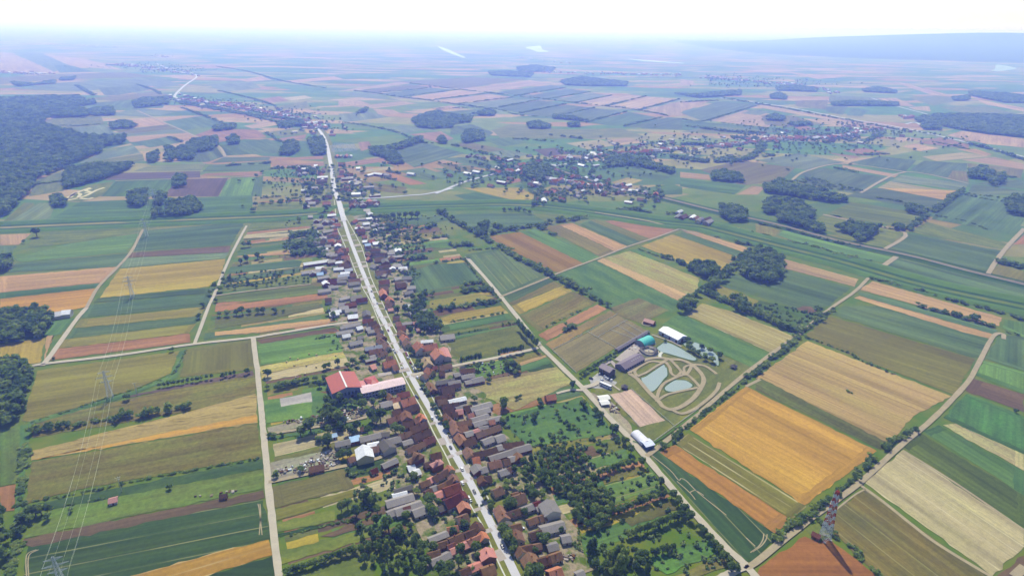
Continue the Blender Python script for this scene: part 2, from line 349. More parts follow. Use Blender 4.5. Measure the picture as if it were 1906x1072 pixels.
F("""
tanp T0 0,290 60,295 310,400 0,405
cornl T0 60,290 240,295 400,362 300,400
tanp T0 240,300 480,330 690,390 400,370
grn T0 300,362 400,366 520,400 330,405
fal T0 0,430 300,415 680,400 900,430 330,440 0,470
cornl T0 70,495 330,460 720,440 1000,470 800,480 420,510
corn T0 545,490 800,470 850,495 650,530 580,530
cornl T0 730,440 900,435 1010,480 870,485
fal T0 480,548 850,510 960,530 640,562
grn T0 440,575 940,545 900,600 500,612
mead T0 215,690 300,655 560,645 580,690 330,715
cornl T0 560,640 650,625 760,600 1000,620 830,650
tanp T0 800,662 1000,645 1130,650 950,672
grn T0 920,672 1130,642 1260,690 1010,725
tanp T0 590,682 850,655 940,690 640,722
cornl T0 330,716 590,692 650,755 520,770
fal T0 640,727 920,692 980,715 680,747
cornl T0 650,748 1000,717 1040,735 690,760
tanp T0 700,762 1040,737 1100,765 720,790
brn T0 1080,750 1180,715 1420,720 1480,760 1200,790
stub T0 590,830 720,795 740,805 620,825
cornl T0 560,850 740,807 780,850 480,900 420,910
mead T0 480,902 790,852 800,890 650,920 400,920
grn T0 740,790 940,757 1010,790 830,820
grn T0 1210,810 1480,770 1590,820 1580,845 1250,865
tanp T0 1350,700 1520,670 1540,695 1400,715
mead T0 1480,735 1680,705 1700,740 1560,760
brn T0 1520,772 1700,745 1690,770 1560,785
brn T0 1530,880 1800,865 1800,885 1525,890
brn T0 1510,915 1800,905 1810,920 1520,930
brn T0 1110,977 1140,962 1455,950 1450,975
purp T0 580,1000 660,960 1110,950 1110,985
purp T0 900,1090 990,997 1265,987 1210,1090
grn T0 560,1090 640,1008 960,998 890,1090
grnb T0 1210,1090 1280,987 1420,982 1390,1090
corn T0 1390,1090 1420,982 1460,977 1450,1090
mead T0 740,950 830,920 1140,907 1115,947
grn T0 1120,953 1160,917 1500,892 1500,945
corn T0 1170,905 1240,872 1500,872 1490,890
mead T0 160,1090 200,1000 420,925 400,1000 350,1060
tanp T0 1310,445 1450,425 1510,445 1370,455
tanp T0 1580,450 1850,425 1906,440 1620,460
strw T0 1560,545 1690,530 1735,545 1620,557
brn T0 1440,552 1550,535 1600,560 1500,572
mead T0 1520,592 1700,562 1720,600 1560,605
cornl T0 1140,470 1400,457 1450,490 1250,510
tanp T0 1030,605 1160,595 1170,600 1080,613
corn T0 960,850 1200,815 1240,870 1150,900 1000,900
tanp T1 0,505 340,455 400,465 80,505
fal T1 90,507 400,470 510,485 210,517
corn T1 210,522 520,490 650,500 340,540
fal T1 340,455 720,430 1050,440 680,493
tanp T1 660,497 1060,445 1170,465 800,512
tanp T1 360,542 660,502 800,516 510,556
tanp T1 520,562 830,522 960,540 640,580
corn T1 880,512 1180,472 1260,486 990,530
corn T1 1010,542 1270,492 1390,511 1150,551
cornl T1 1160,557 1400,517 1500,530 1310,570
tanp T1 1315,572 1520,532 1700,532 1480,588
tanp T1 1490,592 1720,537 1880,550 1660,610
tanp T1 1668,616 1906,560 1906,640 1830,642
cornl T1 650,583 960,547 1100,556 850,600
corn T1 860,606 1110,558 1260,576 1010,625
corn T1 1000,636 1270,582 1410,600 1180,650
corn T1 1180,656 1430,602 1590,620 1370,679
grn T1 1380,683 1610,623 1760,651 1550,700
corn T1 1590,706 1830,652 1906,657 1906,722
cornl T1 0,510 200,522 350,560 0,532
tanp T1 0,560 120,560 180,580 0,590
tanp T1 80,592 350,562 440,575 200,602
tanp T1 190,604 300,610 350,630 230,640
cornl T1 0,632 180,622 280,650 30,680
tanp T1 510,602 620,587 700,600 560,616
grn T1 560,622 830,602 900,625 740,650
cornl T1 240,710 380,695 500,720 340,745
brn T1 390,745 570,730 640,770 560,795
corn T1 620,705 740,690 860,735 830,760 700,740 620,750
mead T1 850,722 960,690 1250,720 1560,712 1700,758 1300,770 900,770
stub T1 1260,795 1450,775 1550,805 1380,830
tanp T1 1480,780 1600,765 1730,790 1560,804
grn T1 810,772 950,762 1060,790 900,815
fal T1 640,802 720,790 930,830 800,850
corn T1 280,850 460,790 700,850 420,930
cornl T1 850,845 940,832 1060,855 930,890
purp T1 1080,830 1200,820 1290,850 1150,870
brn T1 0,905 230,875 290,890 0,935
strw T1 80,950 290,925 310,935 160,957
brn T1 220,967 300,962 490,1020 400,1027
corn T1 330,950 470,930 620,980 500,1000
fal T1 530,905 720,922 800,960 640,950
grn T1 560,880 730,870 960,930 800,935
fal T1 160,1010 380,1040 360,1075 120,1050
brn T1 920,1005 1000,990 1020,1005 950,1020
grn T1 970,1032 1060,1010 1180,1030 1100,1060
brn T1 110,790 170,785 190,820 125,840
corn T1 1540,950 1660,930 1900,960 1800,1000 1600,980
stub T1 1510,1012 1600,985 1690,1000 1580,1040
grn T1 1590,920 1700,900 1830,950 1700,950
grn T1 1640,1052 1850,1020 1906,1040 1906,1080 1700,1080
tanp T2 0,560 170,560 60,605 0,622
corn T2 0,627 210,567 430,580 120,670
tanp T2 170,672 360,612 560,642 600,680 480,706
cornl T2 340,630 410,607 500,620 440,641
tanp T2 430,597 470,587 1100,690 1130,705 900,680
fal T2 450,642 620,642 790,690 600,707 470,692
brn T2 630,707 690,697 760,715 680,727
grn T2 0,672 60,672 480,710 760,742 500,732 0,692
mead T2 0,732 200,702 560,732 300,742
cornl T2 420,890 650,852 910,900 700,945
brn T2 820,847 1000,870 970,880 850,857
brn T2 900,835 1020,822 1160,850 1020,865
corn T2 940,902 1110,867 1310,890 1250,950
brn T2 1310,795 1440,762 1600,802 1600,825 1440,807
tanp T2 1170,762 1280,762 1290,780 1220,787
tanp T2 1230,812 1300,797 1440,825 1330,840
stub T2 1340,870 1560,847 1730,868 1420,895
tanp T2 1560,887 1740,872 1906,910 1906,942
wht T2 1530,827 1640,827 1730,858 1690,865
tanp T2 1480,752 1560,727 1906,770 1906,820 1700,800
corn T2 1270,942 1350,892 1590,907 1590,940 1480,990
olvd T2 1592,905 1900,940 1890,990 1600,950
fal T2 1480,992 1510,947 1590,952 1600,1010
fal/rowd T2 110,942 330,892 640,930 560,1000 340,1030
tanp T2 0,955 160,970 170,1000 0,985
grn T2 0,990 370,1027 300,1080 0,1035
tanp T2 310,1080 400,1032 470,1040 430,1080
corn T2 650,962 800,932 1170,990 1020,1060 800,1030
tanp T2 900,915 1210,970 1190,985 900,932
corn T2 620,1002 700,985 1020,1060 1000,1080 850,1055
cornl T2 1150,1010 1230,972 1600,1020 1570,1060 1300,1020
stub T2 1090,1045 1160,1007 1530,1065 1520,1080 1200,1080
corn T2 1590,1080 1620,1022 1906,1060 1906,1080
corn T2 1640,1020 1790,992 1906,1000 1906,1050
mead T2 830,530 1060,540 1100,580 820,570
fal T2 640,560 820,555 810,610 640,590
tanp T2 1080,545 1200,545 1300,590 1230,590
tanp T2 1260,595 1380,590 1390,620 1300,610
corn T2 810,592 930,592 900,640 810,620
grn T2 920,642 950,602 1050,612 1010,645
mead T2 1260,540 1420,530 1600,550 1400,588
tanp T2 1180,455 1230,460 1500,530 1400,530
tanp T2 1640,552 1906,600 1906,620 1700,582
mead T2 1430,592 1700,592 1900,640 1600,640
tanp T2 0,440 70,450 90,475 0,475
tanp T2 580,400 900,430 760,440
corn A2 155,195 240,185 720,180 835,245 630,290 430,300 330,300 200,245
mead A2 720,180 960,190 900,230 835,245
yel A2 230,0 640,0 770,65 680,95 560,80
grn A2 170,52 330,32 640,97 520,107 300,102
gold A2 410,345 640,312 1090,535 1060,555 920,600 860,590 500,400
grnb A2 640,312 740,287 1210,490 1090,535
fal/wheat A2 810,283 920,262 1310,450 1210,490
tanp A2 920,262 1010,250 1400,415 1310,450
corn A2 1060,257 1130,227 1500,385 1410,415
olvd A2 1130,227 1180,225 1570,360 1500,385
brn A2 1240,237 1300,232 1760,285 1600,355 1560,360
corn/tram A2 250,470 480,435 830,630 500,770
corn A2 -250,640 0,545 250,530 375,665 200,690 0,725 -130,745
corn A2 512,780 832,645 880,662 560,815
gry/crop A2 562,820 882,662 945,690 590,835
yel A2 580,840 950,692 1010,735 640,897
fal A2 640,910 1020,737 1180,812 780,1020
brn A2 770,1040 1190,827 1255,860 830,1085
grn/grass A2 915,605 1180,520 1760,800 1720,880 1280,850 1000,680
stub/fallow A2 1230,500 1420,447 1906,640 1906,730 1850,775
tanp A2 1185,517 1230,497 1400,575 1860,770 1760,800
grnb A2 1410,440 1480,432 1630,520 1570,505
yel A3 355,412 580,332 1040,490 940,585 720,555
corn A3 590,327 640,307 1100,470 1040,490
tanp A3 650,307 700,300 1130,430 1110,465
tanp A3 1180,477 1280,482 1900,650 1870,700 1370,570
corn A3 890,682 1020,610 1240,690 1370,577 1840,710 1640,870 1450,850
olv A3 870,712 920,692 1190,800 1130,850 960,790
scrub A3 1130,852 1190,797 1600,887 1560,970 1450,1040 1240,920
soil A3 1450,855 1500,838 1560,842 1605,880 1540,890
stub B3 680,65 790,-20 1000,40 1440,215 1290,335
grn/grass B3 500,130 600,65 680,72 1270,345 1130,430 700,240
lawn B3 20,620 60,480 400,200 520,180 640,250 900,330 1140,440 1040,520 440,985 330,860
pad B2 870,315 1000,237 1120,187 1320,297 1040,470
pad/grass B2 820,272 980,182 1280,32 1330,60 1000,232 870,312
pad B2 1120,185 1330,62 1550,175 1320,298
pad/fallow A2 1280,852 1480,780 1700,870 1500,960 1330,905
sand B2 1272,627 1430,590 1670,810 1490,858
yard B2 1100,590 1200,640 1290,680 1430,850 1440,960 1560,1000 1530,1060 1300,830
conc B2 1130,520 1190,475 1330,540 1260,590 1150,580
dgrn C3 415,210 480,190 1300,770 1250,860 1150,975 1090,960
whto P 1228,842 1257,828 1472,967 1442,993
olvd/stub P 1258,825 1281,807 1501,942 1473,967
wht P 1284,800 1388,719 1632,839 1498,940
orng C4 0,1090 30,1010 350,790 450,835 520,800 900,1100
mead C4 360,742 440,690 540,770 450,830
gry/tram C4 560,620 770,452 1660,1090 900,1090 540,760
strw C4 780,412 1040,180 1906,740 1906,862 1680,1071
scrub/crop C4 1050,155 1180,60 1906,500 1906,725
grn C4 1190,42 1300,0 1906,330 1906,500
strw/fallow C4 1330,0 1430,-10 1906,210 1906,325
grn C4 1440,-5 1906,0 1906,200
soil C4 1700,1080 1906,925 1906,1000 1840,1080
pink B4 0,510 370,247 1390,640 1120,780 960,965 890,950
gry B4 0,522 40,512 940,970 890,1020 870,1010 0,590
olvd B4 360,202 530,72 1560,375 1410,630 1360,610 380,230
corn B4 540,60 620,0 860,0 1670,230 1590,362 1540,362
tanp A4 700,782 740,767 1690,1040 1670,1071 1500,1030
corn A4 730,737 1000,800 1720,1010 1690,1038 740,765
tanp A4 740,722 830,662 1750,920 1730,980 1590,960 1100,820
grnb A4 1755,990 1762,930 1906,960 1906,1062
corn B4 1630,370 1740,200 1906,220 1906,462
grnb B4 1560,490 1620,385 1906,465 1906,620
soil/soil B4 1490,600 1550,515 1906,625 1906,750
grn/fallow B4 1330,790 1500,620 1906,782 1906,1050
corn A4 945,425 1090,322 1760,450 1650,600
corn A4 930,555 1000,497 1906,712 1906,830
grnb A4 160,332 200,302 970,497 910,530 850,520 300,390
mead A4 1090,312 1220,242 1800,400 1770,440
corn A4 1290,172 1480,42 1780,80 1906,230 1840,330 1250,222
mead/crop A4 500,190 680,100 1060,160 1180,200 1100,290
mead A4 390,262 480,192 1060,320 920,430 760,400
corn A4 620,60 850,2 1430,22 1360,90 1270,160 740,70
wht A4 880,0 1430,18 1350,88 1000,22
olvd A4 1650,610 1730,542 1906,590 1906,672
brn A4 1830,402 1906,332 1906,400
fal A4 0,252 180,302 130,350 0,322
dgrn P 55,1011 490,930 505,1003 232,1075 40,1080
soil P 40,1012 45,1003 490,912 493,926 60,1018
wht/stub P 225,1078 400,1028 500,1004 507,1033 365,1078
cornd P 365,1080 506,1035 514,1080
mead/fallow P 45,1002 95,950 220,916 490,873 490,910
dgrn/grass P 40,944 490,854 490,872 95,949
fal P 45,938 60,860 480,788 487,851 140,912 40,940
stub/lodged P 58,857 62,838 350,767 475,733 480,787
wht P 58,856 250,818 476,772 479,785
fal P 60,790 150,763 330,722 475,698 476,733 350,766 60,815
purp P 235,737 300,724 470,690 474,698 240,740
olv P 42,783 70,690 335,653 318,695 250,725 55,785
olvd P 345,650 470,632 473,688 335,702
grn/grass P 333,655 345,651 330,702 240,738 52,792 52,786 250,727 318,698
grn/grass P 38,792 58,790 52,850 40,940 35,1000 30,1080 5,1080 22,1000 36,850
mead/fallow P 0,802 38,792 34,850 28,900 0,906
brn P 0,907 30,901 27,950 0,952
yel P 0,642 85,629 75,675 0,681
tanp P 86,628 110,602 82,672
grn P 80,626 97,598 140,592 115,622
brn P 90,671 102,650 352,621 355,637
olv P 105,649 120,632 365,603 352,620
corn P 125,631 138,612 375,589 363,602
olv P 140,611 150,595 385,571 372,588
corn P 152,592 165,567 392,547 385,570
corn P 174,564 182,556 395,536 392,546
yel P 186,555 223,501 420,482 409,518 388,534
cornl P 225,499 235,481 425,471 420,481
soil P 238,480 242,471 430,458 425,470
corn P 243,468 265,430 455,414 430,457
tanp P 0,545 0,515 218,497 194,526
grn P 0,556 0,546 195,527 183,536
wht P 0,585 0,557 182,537 160,572 105,582
corn P 15,508 30,490 240,472 222,496
grnb P 26,481 131,454 260,434 236,470 39,488
mead P 52,462 62,432 300,420 262,432 131,453
tanp P 0,457 0,437 58,435 35,456
corn P 0,459 30,458 10,490 0,500
mead P 0,418 45,378 62,378 80,410
cornl P 17,414 72,378 105,378 92,408
grn P 98,406 150,376 470,364 470,400 300,405
mead P 125,375 160,346 213,338 190,365 150,376
grnb/crop B1 300,290 330,255 700,200 870,190 1040,290 1000,320 330,420
soil B1 290,240 860,158 870,175 330,268
stub/fallow B1 310,430 1030,300 1040,340 400,470 330,520
grnb/grass B1 345,672 690,612 800,640 690,790 360,832
conc B1 460,655 685,610 695,680 600,690 470,715
grn/grass B1 690,580 830,640 1200,640 1100,720 690,780
yard B1 370,862 1060,732 1080,790 380,895
grn/grass B1 370,952 380,925 760,872 770,892
yard C1 380,270 850,172 900,280 390,402
gry/crop C1 400,442 910,312 990,440 430,590
olvd C1 430,602 1000,452 1020,500 440,680
mead C1 440,692 850,602 850,680 440,760
dgrn/crop C1 440,772 850,687 860,700 450,800
soil C1 940,702 1120,660 1130,700 850,792 750,790
mead C1 450,892 1000,762 1170,720 1130,790 470,990
mead C1 500,1090 1030,930 1110,960 1130,1090
stub/fallow B2 300,580 320,545 900,432 1010,540 600,740 560,720 400,650
grn/grass B2 500,792 1080,642 1180,760 1330,900 700,1000
tanp B2 640,400 820,347 830,360 640,425
grn B2 640,428 830,365 870,400 650,470
grn/tram C2 1240,430 1580,337 1640,450 1310,555
gry C2 1370,670 1700,542 1760,600 1430,720
fal C2 1220,380 1500,292 1530,332 1240,425
grn/grass C2 1110,250 1380,172 1440,230 1150,320
fal C3 560,1090 930,922 990,1000 700,1090
grnb/fallow C3 380,960 830,802 900,900 540,1060
yel A2 50,930 180,890 500,837 540,870 140,958
grn A2 130,972 550,892 590,932 150,1010
olv A2 0,802 330,747 460,780 200,850 0,860
lawn B2 90,260 620,137 770,290 200,392
corn A1 1220,230 1590,192 1650,230 1450,270
grnb A1 1480,402 1660,382 1680,430 1500,420
mead A1 235,290 260,250 740,230 720,270
strw A1 210,342 530,322 520,345 200,360
tanp A1 260,392 530,347 520,370 270,395
grn A1 180,440 540,392 545,420 150,460
tanp A1 140,487 550,442 545,470 240,490
corn A1 110,562 560,512 620,520 600,560 90,610
corn A1 80,642 600,572 610,600 60,680
mead A1 50,702 690,612 690,680 30,740
mead/crop A1 30,767 700,692 830,738 350,800 0,812
brn A1 0,880 0,842 820,742 835,775 480,830
gry A1 0,1000 0,922 740,812 760,850 330,950
tanp A1 0,1050 0,1022 820,927 880,950 300,1030
brn A1 310,100 620,82 620,92 310,105
mead A1 290,180 310,110 640,100 720,170
""")
# ------------------------------------------------------------------ roads, paths, water
M_road = simple_mat('pale_asphalt', (194, 192, 196), 0.75, 0.3, 0.06, 0.08)
M_lane = simple_mat('gravel_lane', (186, 176, 160), 0.9, 0.2, 0.10, 0.15)
M_track = simple_mat('dirt_track', (168, 155, 134), 0.95, 0.1, 0.14, 0.15)
M_path = simple_mat('concrete_path', (206, 206, 196), 0.85, 0.2, 0.06, 0.2)
M_far_road = simple_mat('distant_road', (190, 190, 196), 0.8, 0.2, 0.05, 0.05)
M_ditch = simple_mat('ditch_reeds', (62, 92, 60), 0.95, 0.1, 0.25, 0.08)
M_levee = simple_mat('levee_grass', (92, 122, 76), 0.95, 0.1, 0.22, 0.03)
M_water_dark = simple_mat('canal_water', (58, 82, 70), 0.2, 0.5, 0.1, 0.05)
M_ballast = simple_mat('railway_ballast', (140, 128, 122), 0.95, 0.1, 0.15, 0.1)
M_rail = simple_mat('steel_rail', (120, 105, 98), 0.5, 0.5, 0.1, 0.2)

def pts(tile, text):
    v = [float(t) for t in text.replace(',', ' ').split()]
    return [gp(tile, a, b) for a, b in zip(v[::2], v[1::2])]
def smooth_line(P, n=5):
    if len(P) < 3: return P
    out = []
    for i in range(len(P) - 1):
        p0 = P[max(i - 1, 0)]; p1 = P[i]; p2 = P[i + 1]; p3 = P[min(i + 2, len(P) - 1)]
        for k in range(n):
            t = k / n
            out.append(0.5 * ((2 * p1) + (p2 - p0) * t + (2 * p0 - 5 * p1 + 4 * p2 - p3) * t * t + (3 * p1 - p0 - 3 * p2 + p3) * t ** 3))
    return out + [P[-1]]
def normals(P):
    out = []
    for i in range(len(P)):
        d = (P[min(i + 1, len(P) - 1)] - P[max(i - 1, 0)]); d.z = 0; d.normalize()
        out.append(Vector((-d.y, d.x, 0)))
    return out
strip_no = [0]
def strip(name, P, w, mat, z=None, smooth=True, off=0.0, jitter=0.0):
    if smooth: P = smooth_line(P)
    strip_no[0] += 1
    z = (0.42 + 0.004 * strip_no[0]) if z is None else z
    vs = []; r = random.Random(strip_no[0])
    for p, q in zip(P, normals(P)):
        a = w / 2 * (1 + r.uniform(-jitter, jitter)); b = w / 2 * (1 + r.uniform(-jitter, jitter))
        vs += [(p.x + q.x * (off + a), p.y + q.y * (off + a), z), (p.x + q.x * (off - b), p.y + q.y * (off - b), z)]
    fs = [(2 * i, 2 * i + 1, 2 * i + 3, 2 * i + 2) for i in range(len(P) - 1)]
    o = mesh_obj(name, vs, fs, mat); o['kind'] = 'structure'
    return o
def profile_strip(name, P, prof, mats, midx):
    """sweep a cross-section (offset, height) along a line: levees and banks"""
    P = smooth_line(P); vs = []; fs = []; k = len(prof); mi = []
    for p, q in zip(P, normals(P)):
        for d, h in prof: vs.append((p.x + q.x * d, p.y + q.y * d, h))
    for i in range(len(P) - 1):
        for j in range(k - 1):
            fs.append((i * k + j + 1, i * k + j, (i + 1) * k + j, (i + 1) * k + j + 1)); mi.append(midx[j])
    o = mesh_obj(name, vs, fs); o['kind'] = 'structure'
    for m in mats: o.data.materials.append(m)
    o.data.polygons.foreach_set('material_index', mi)
    return o

STREET = pts('P', '976,1104 884,914 839,833 807,773 765,700 738,646 723,613 702,575 683,526 668,489 649,439 636,397 630,374 622,350 616,309 608,269 598,248 581,232 557,222')
STREET_FAR = pts('P', '557,222 514,212 436,198 379,191 331,183 327,176 346,158 366,144 359,138 322,131 289,118')
# verge lawns either side of the carriageway
near = smooth_line(STREET)
M_verge = simple_mat('verge_grass', (122, 126, 88), 0.95, 0.1, 0.3, 0.12)
strip('verge', near, 30, M_verge, z=0.395, smooth=False)
def yard_mat():
    m, n, l, b = new_mat('farmyard_ground', 0.95, 0.1); tc = n.new('ShaderNodeTexCoord').outputs['Object']
    f = ramp(n, l, noise(n, l, tc, 1 / 9.0, 5.0, 0.6), [(0.42, grey(0)), (0.56, grey(1))])
    c = mixc(n, l, f, alb((92, 112, 62)), alb((160, 146, 130)))
    l.new(mul(n, l, c, ramp(n, l, noise(n, l, tc, 0.5, 4.0), [(0.3, grey(.75)), (0.7, grey(1.15))])), b.inputs['Base Color']); return m
M_yard = yard_mat(); yl = [p for p in near if p.y < 1000]
for off in (-31, 31): strip('farmyards', yl, 36, M_yard, z=0.375 + 0.003 * (off > 0), smooth=False, off=off, jitter=.25)
strip('street', near, 5.2, M_road, smooth=False)
strip('street', STREET_FAR, 11, M_far_road)
strip('street', [p for p in near if p.y > 980], 8.5, M_road, smooth=False)
LP = pts('P', '622,372 624,389 627,421 636,444 652,481 662,507 675,536 689,560 702,591 717,628 725,641 738,667 751,698 772,738 791,772 809,809 830,848 846,883 870,930 888,961 900,982 915,1019 936,1064 944,1080')
RP = pts('P', '640,389 644,405 657,429 673,460 683,492 691,518 710,560 728,600 748,636 768,676 786,704 801,733 820,769 835,801 855,834 873,867 900,912 921,951 936,972 963,1027 978,1061 986,1078')
strip('footpath', LP, 0.9, M_path); strip('footpath', RP, 0.9, M_path)
# driveways: from the carriageway to the two footpaths
M_drive = simple_mat('driveway_concrete', (176, 166, 160), 0.9, 0.15, 0.12, 0.2)
def nearest(P, q): return min(P, key=lambda p: (p - q).length)
rd = random.Random(11); acc = 0.0
sl, srr = smooth_line(LP, 8), smooth_line(RP, 8)
for i in range(1, len(near)):
    acc += (near[i] - near[i - 1]).length
    if near[i].y > 760 and rd.random() < .5: continue
    if near[i].y > 1050: break
    if acc > 13:
        acc = rd.uniform(-6, 4)
        for side in (sl, srr):
            if rd.random() < 0.72:
                e = nearest(side, near[i]); d = e - near[i]
                strip('driveway', [near[i] + d * 0.19, near[i] + d * 0.97], rd.choice((3.0, 3.5, 4.5, 9.0)), M_drive, smooth=False)
lanes = [
    ('gravel_lane', 'P', '471,629 479,688 484,738 488,780 490,800 495,851 497,873 501,917 508,975 518,1064 520,1085', 4.6, M_lane),
    ('gravel_lane', 'P', '58,684 79,678 210,663 362,641 470,629 500,624 531,619 610,606 673,597 697,590', 4.4, M_lane),
    ('gravel_lane', 'P', '79,678 87,672 142,596 161,574', 5.0, M_lane),
    ('dirt_track', 'P', '161,574 184,534 220,497 245,468 266,428', 4.0, M_track),
    ('gravel_lane', 'P', '362,641 388,573 399,549 430,476 459,421', 3.6, M_lane),
    ('gravel_lane', 'P', '868,479 905,520 934,555 963,591 1002,640 1007,646 1052,691 1089,727 1128,772 1167,811 1199,848 1247,904 1299,964 1349,1017 1389,1053 1412,1082', 5.0, M_lane),
    ('gravel_lane', 'P', '1389,1053 1352,1071 1330,1082', 5.0, M_lane),
    ('gravel_lane', 'P', '1203,850 1268,798 1375,706 1436,659 1488,622', 4.0, M_track),
    ('dirt_track', 'P', '1488,622 1548,573 1590,544 1616,518', 4.0, M_track),
    ('dirt_track', 'P', '1389,1055 1406,1047 1511,964 1600,899 1676,830 1726,789 1768,748 1805,706 1826,667 1849,626 1866,622 1868,632', 4.2, M_track),
    ('gravel_lane', 'P', '1002,648 926,666 852,680 800,692 765,699', 4.4, M_lane),
    ('school_road', 'P', '704,699 762,688', 6.0, M_drive),
    ('gravel_lane', 'P', '494,809 557,800 631,788 683,777', 3.0, M_track),
    ('gravel_lane', 'P', '500,898 584,880 644,867 702,854 738,838', 3.4, M_track),
    ('gravel_lane', 'P', '1036,733 1060,727 1090,727', 3.0, M_lane),
    ('dirt_track', 'A2', '500,775 850,635 915,605 1210,495 1400,420 1600,355 1790,285', 3.4, M_track),
    ('dirt_track', 'A4', '910,555 1000,490', 7, M_track), ('dirt_track', 'A4', '1650,610 1760,450 1906,290', 6, M_track),
    ('dirt_track', 'A4', '480,190 700,240 1060,320 920,435', 6, M_track), ('dirt_track', 'T2', '1000,1071 1250,955 1600,1020', 6, M_track),
    ('dirt_track', 'T2', '620,1000 700,950 900,910 1250,955', 6, M_track),
    ('dirt_track', 'T0', '640,1005 960,995 1260,987 1470,970', 4, M_track), ('dirt_track', 'T0', '760,615 1000,720 1110,768 1210,810 1250,870', 6, M_track),
    ('distant_road', 'T1', '540,1075 700,1010 870,965 950,955 1160,930 1300,905 1460,890 1540,865 1700,845', 7, M_far_road),
    ('distant_road', 'T2', '220,545 560,590 900,655 1200,705 1500,770 1906,872', 11, M_far_road),
    ('distant_road', 'T2', '0,850 300,790 600,775 800,765 1000,740 1140,710', 8, M_far_road),
    ('distant_road', 'T2', '1060,545 1200,590 1390,640', 9, M_far_road), ('distant_road', 'T2', '1250,690 1300,680 1340,700', 9, M_far_road),
    ('distant_road', 'A1', '880,95 1000,80 1200,70 1380,55 1500,45 1690,5', 6, M_far_road),
    ('dirt_track', 'A2', '1170,175 1560,240 1906,330', 4, M_track), ('dirt_track', 'A3', '900,270 1280,370', 5, M_track),
    ('dirt_track', 'A1', '0,768 200,740 450,710 680,685', 3.0, M_track), ('dirt_track', 'B2', '1440,960 1590,970 1906,745', 1.6, M_levee),
]
for nm, t, s, w, m in lanes: strip(nm, pts(t, s), w, m, jitter=0.12 if m is not M_far_road else 0.05)
def bank_line(tile, text): return pts(tile, text)
CANAL = pts('P', '-60,426 0,424 130,418 300,411 400,407 500,403 557,400 625,394 640,391 767,385 880,382 931,381 1010,384 1115,396 1220,412 1300,420 1336,428 1441,455 1563,486 1721,531 1906,571 2000,592')
profile_strip('canal_levee', CANAL, [(-34, 0.3), (-26, 2.2), (-22, 2.2), (-13, 0.3), (-6, 0.3), (-3, -0.4), (3, -0.4), (6, 0.3), (13, 0.3), (22, 2.4), (26, 2.4), (36, 0.3)],
              [M_levee, M_ditch, M_water_dark], [0, 0, 0, 1, 1, 2, 1, 1, 0, 0, 0])
RAIL = pts('P', '1040,318 1128,346 1180,359 1239,371 1336,395 1441,418 1563,450 1695,478 1799,505 1906,531 2000,556')
profile_strip('railway_embankment', RAIL, [(-9, 0.2), (-4, 1.6), (4, 1.6), (9, 0.2)], [M_ditch, M_ballast], [0, 1, 0])
for off in (-0.75, 0.75): strip('rail', RAIL, 0.22, M_rail, z=1.7, off=off)
for o_, w_ in ((-14, 5), (14, 5)): strip('ditch', RAIL, w_, M_ditch, z=0.3, off=o_)

# ponds and rivers
def water_mat(name, c, rough):
    m, n, l, b = new_mat(name, rough, 0.5)
    b.inputs['Base Color'].default_value = (*alb(c), 1)
    tc = n.new('ShaderNodeTexCoord').outputs['Object']
    bp = n.new('ShaderNodeBump'); bp.inputs['Strength'].default_value = 0.08; bp.inputs['Distance'].default_value = 0.05
    l.new(noise(n, l, tc, 0.6, 3.0), bp.inputs['Height']); l.new(bp.outputs[0], b.inputs['Normal'])
    return m
M_pond = water_mat('pond_water', (158, 172, 166), 0.15)  # milky water tone with the sky's reflection mixed into the base colour
M_river = water_mat('river_water', (120, 140, 150), 0.25)
def poly(name, tile, text, mat, z, kind='structure', sm=3):
    P = pts(tile, text); n = len(P); out = []
    for i in range(n):
        p0, p1, p2, p3 = P[i - 1], P[i], P[(i + 1) % n], P[(i + 2) % n]
        for k in range(sm):
            t = k / sm
            out.append(0.5 * ((2 * p1) + (p2 - p0) * t + (2 * p0 - 5 * p1 + 4 * p2 - p3) * t * t + (3 * p1 - p0 - 3 * p2 + p3) * t ** 3))
    o = mesh_obj(name, [(p.x, p.y, z) for p in out], [tuple(range(len(out)))], mat); o['kind'] = kind
    return o, out
M_bank = simple_mat('pond_bank', (82, 104, 64), 0.95, 0.1, 0.25, 0.2)
for t, s in (('i4', '1090,440 1130,410 1190,370 1260,375 1400,440 1600,560 1645,600 1620,620 1560,615 1400,570 1250,525 1150,500 1100,465'),
             ('i4', '865,880 930,850 1050,770 1170,690 1195,690 1205,720 1225,730 1235,830 1190,880 1130,960 1060,1040 1010,1062 960,1050 920,990'),
             ('i4', '1200,1010 1240,970 1330,910 1400,900 1500,910 1570,950 1590,980 1540,1020 1440,1050 1300,1065 1220,1050'),
             ('B3', '690,270 720,255 800,285 870,330 900,365 905,420 885,415 860,385 810,365 760,335 715,310'), ('B3', '655,262 690,265 700,280 670,285')):
    o, out = poly('pond', t, s, M_pond, 0.62)
    c = sum(out, Vector()) / len(out)
    vs = []; n = len(out)
    for p in out: vs += [(p.x, p.y, 0.64), tuple((p + (p - c).normalized() * 1.6)[:2]) + (0.40,)]
    b = mesh_obj('pond_bank', vs, [(2 * i, 2 * i + 1, (2 * i + 3) % (2 * n), (2 * i + 2) % (2 * n)) for i in range(n)], M_bank); b['kind'] = 'structure'
poly('river', 'T1', '550,260 590,268 640,290 700,318 690,322 630,302 580,280', M_river, 0.9)
poly('river', 'T1', '1035,265 1080,258 1120,256 1130,275 1170,288 1110,290 1070,278', M_river, 0.9)
poly('river', 'T2', '1720,395 1745,385 1750,362 1800,365 1865,380 1830,390 1770,397', M_river, 0.9)
poly('river', 'T1', '1600,328 1700,335 1900,350 1900,354 1700,342', M_river, 0.9)

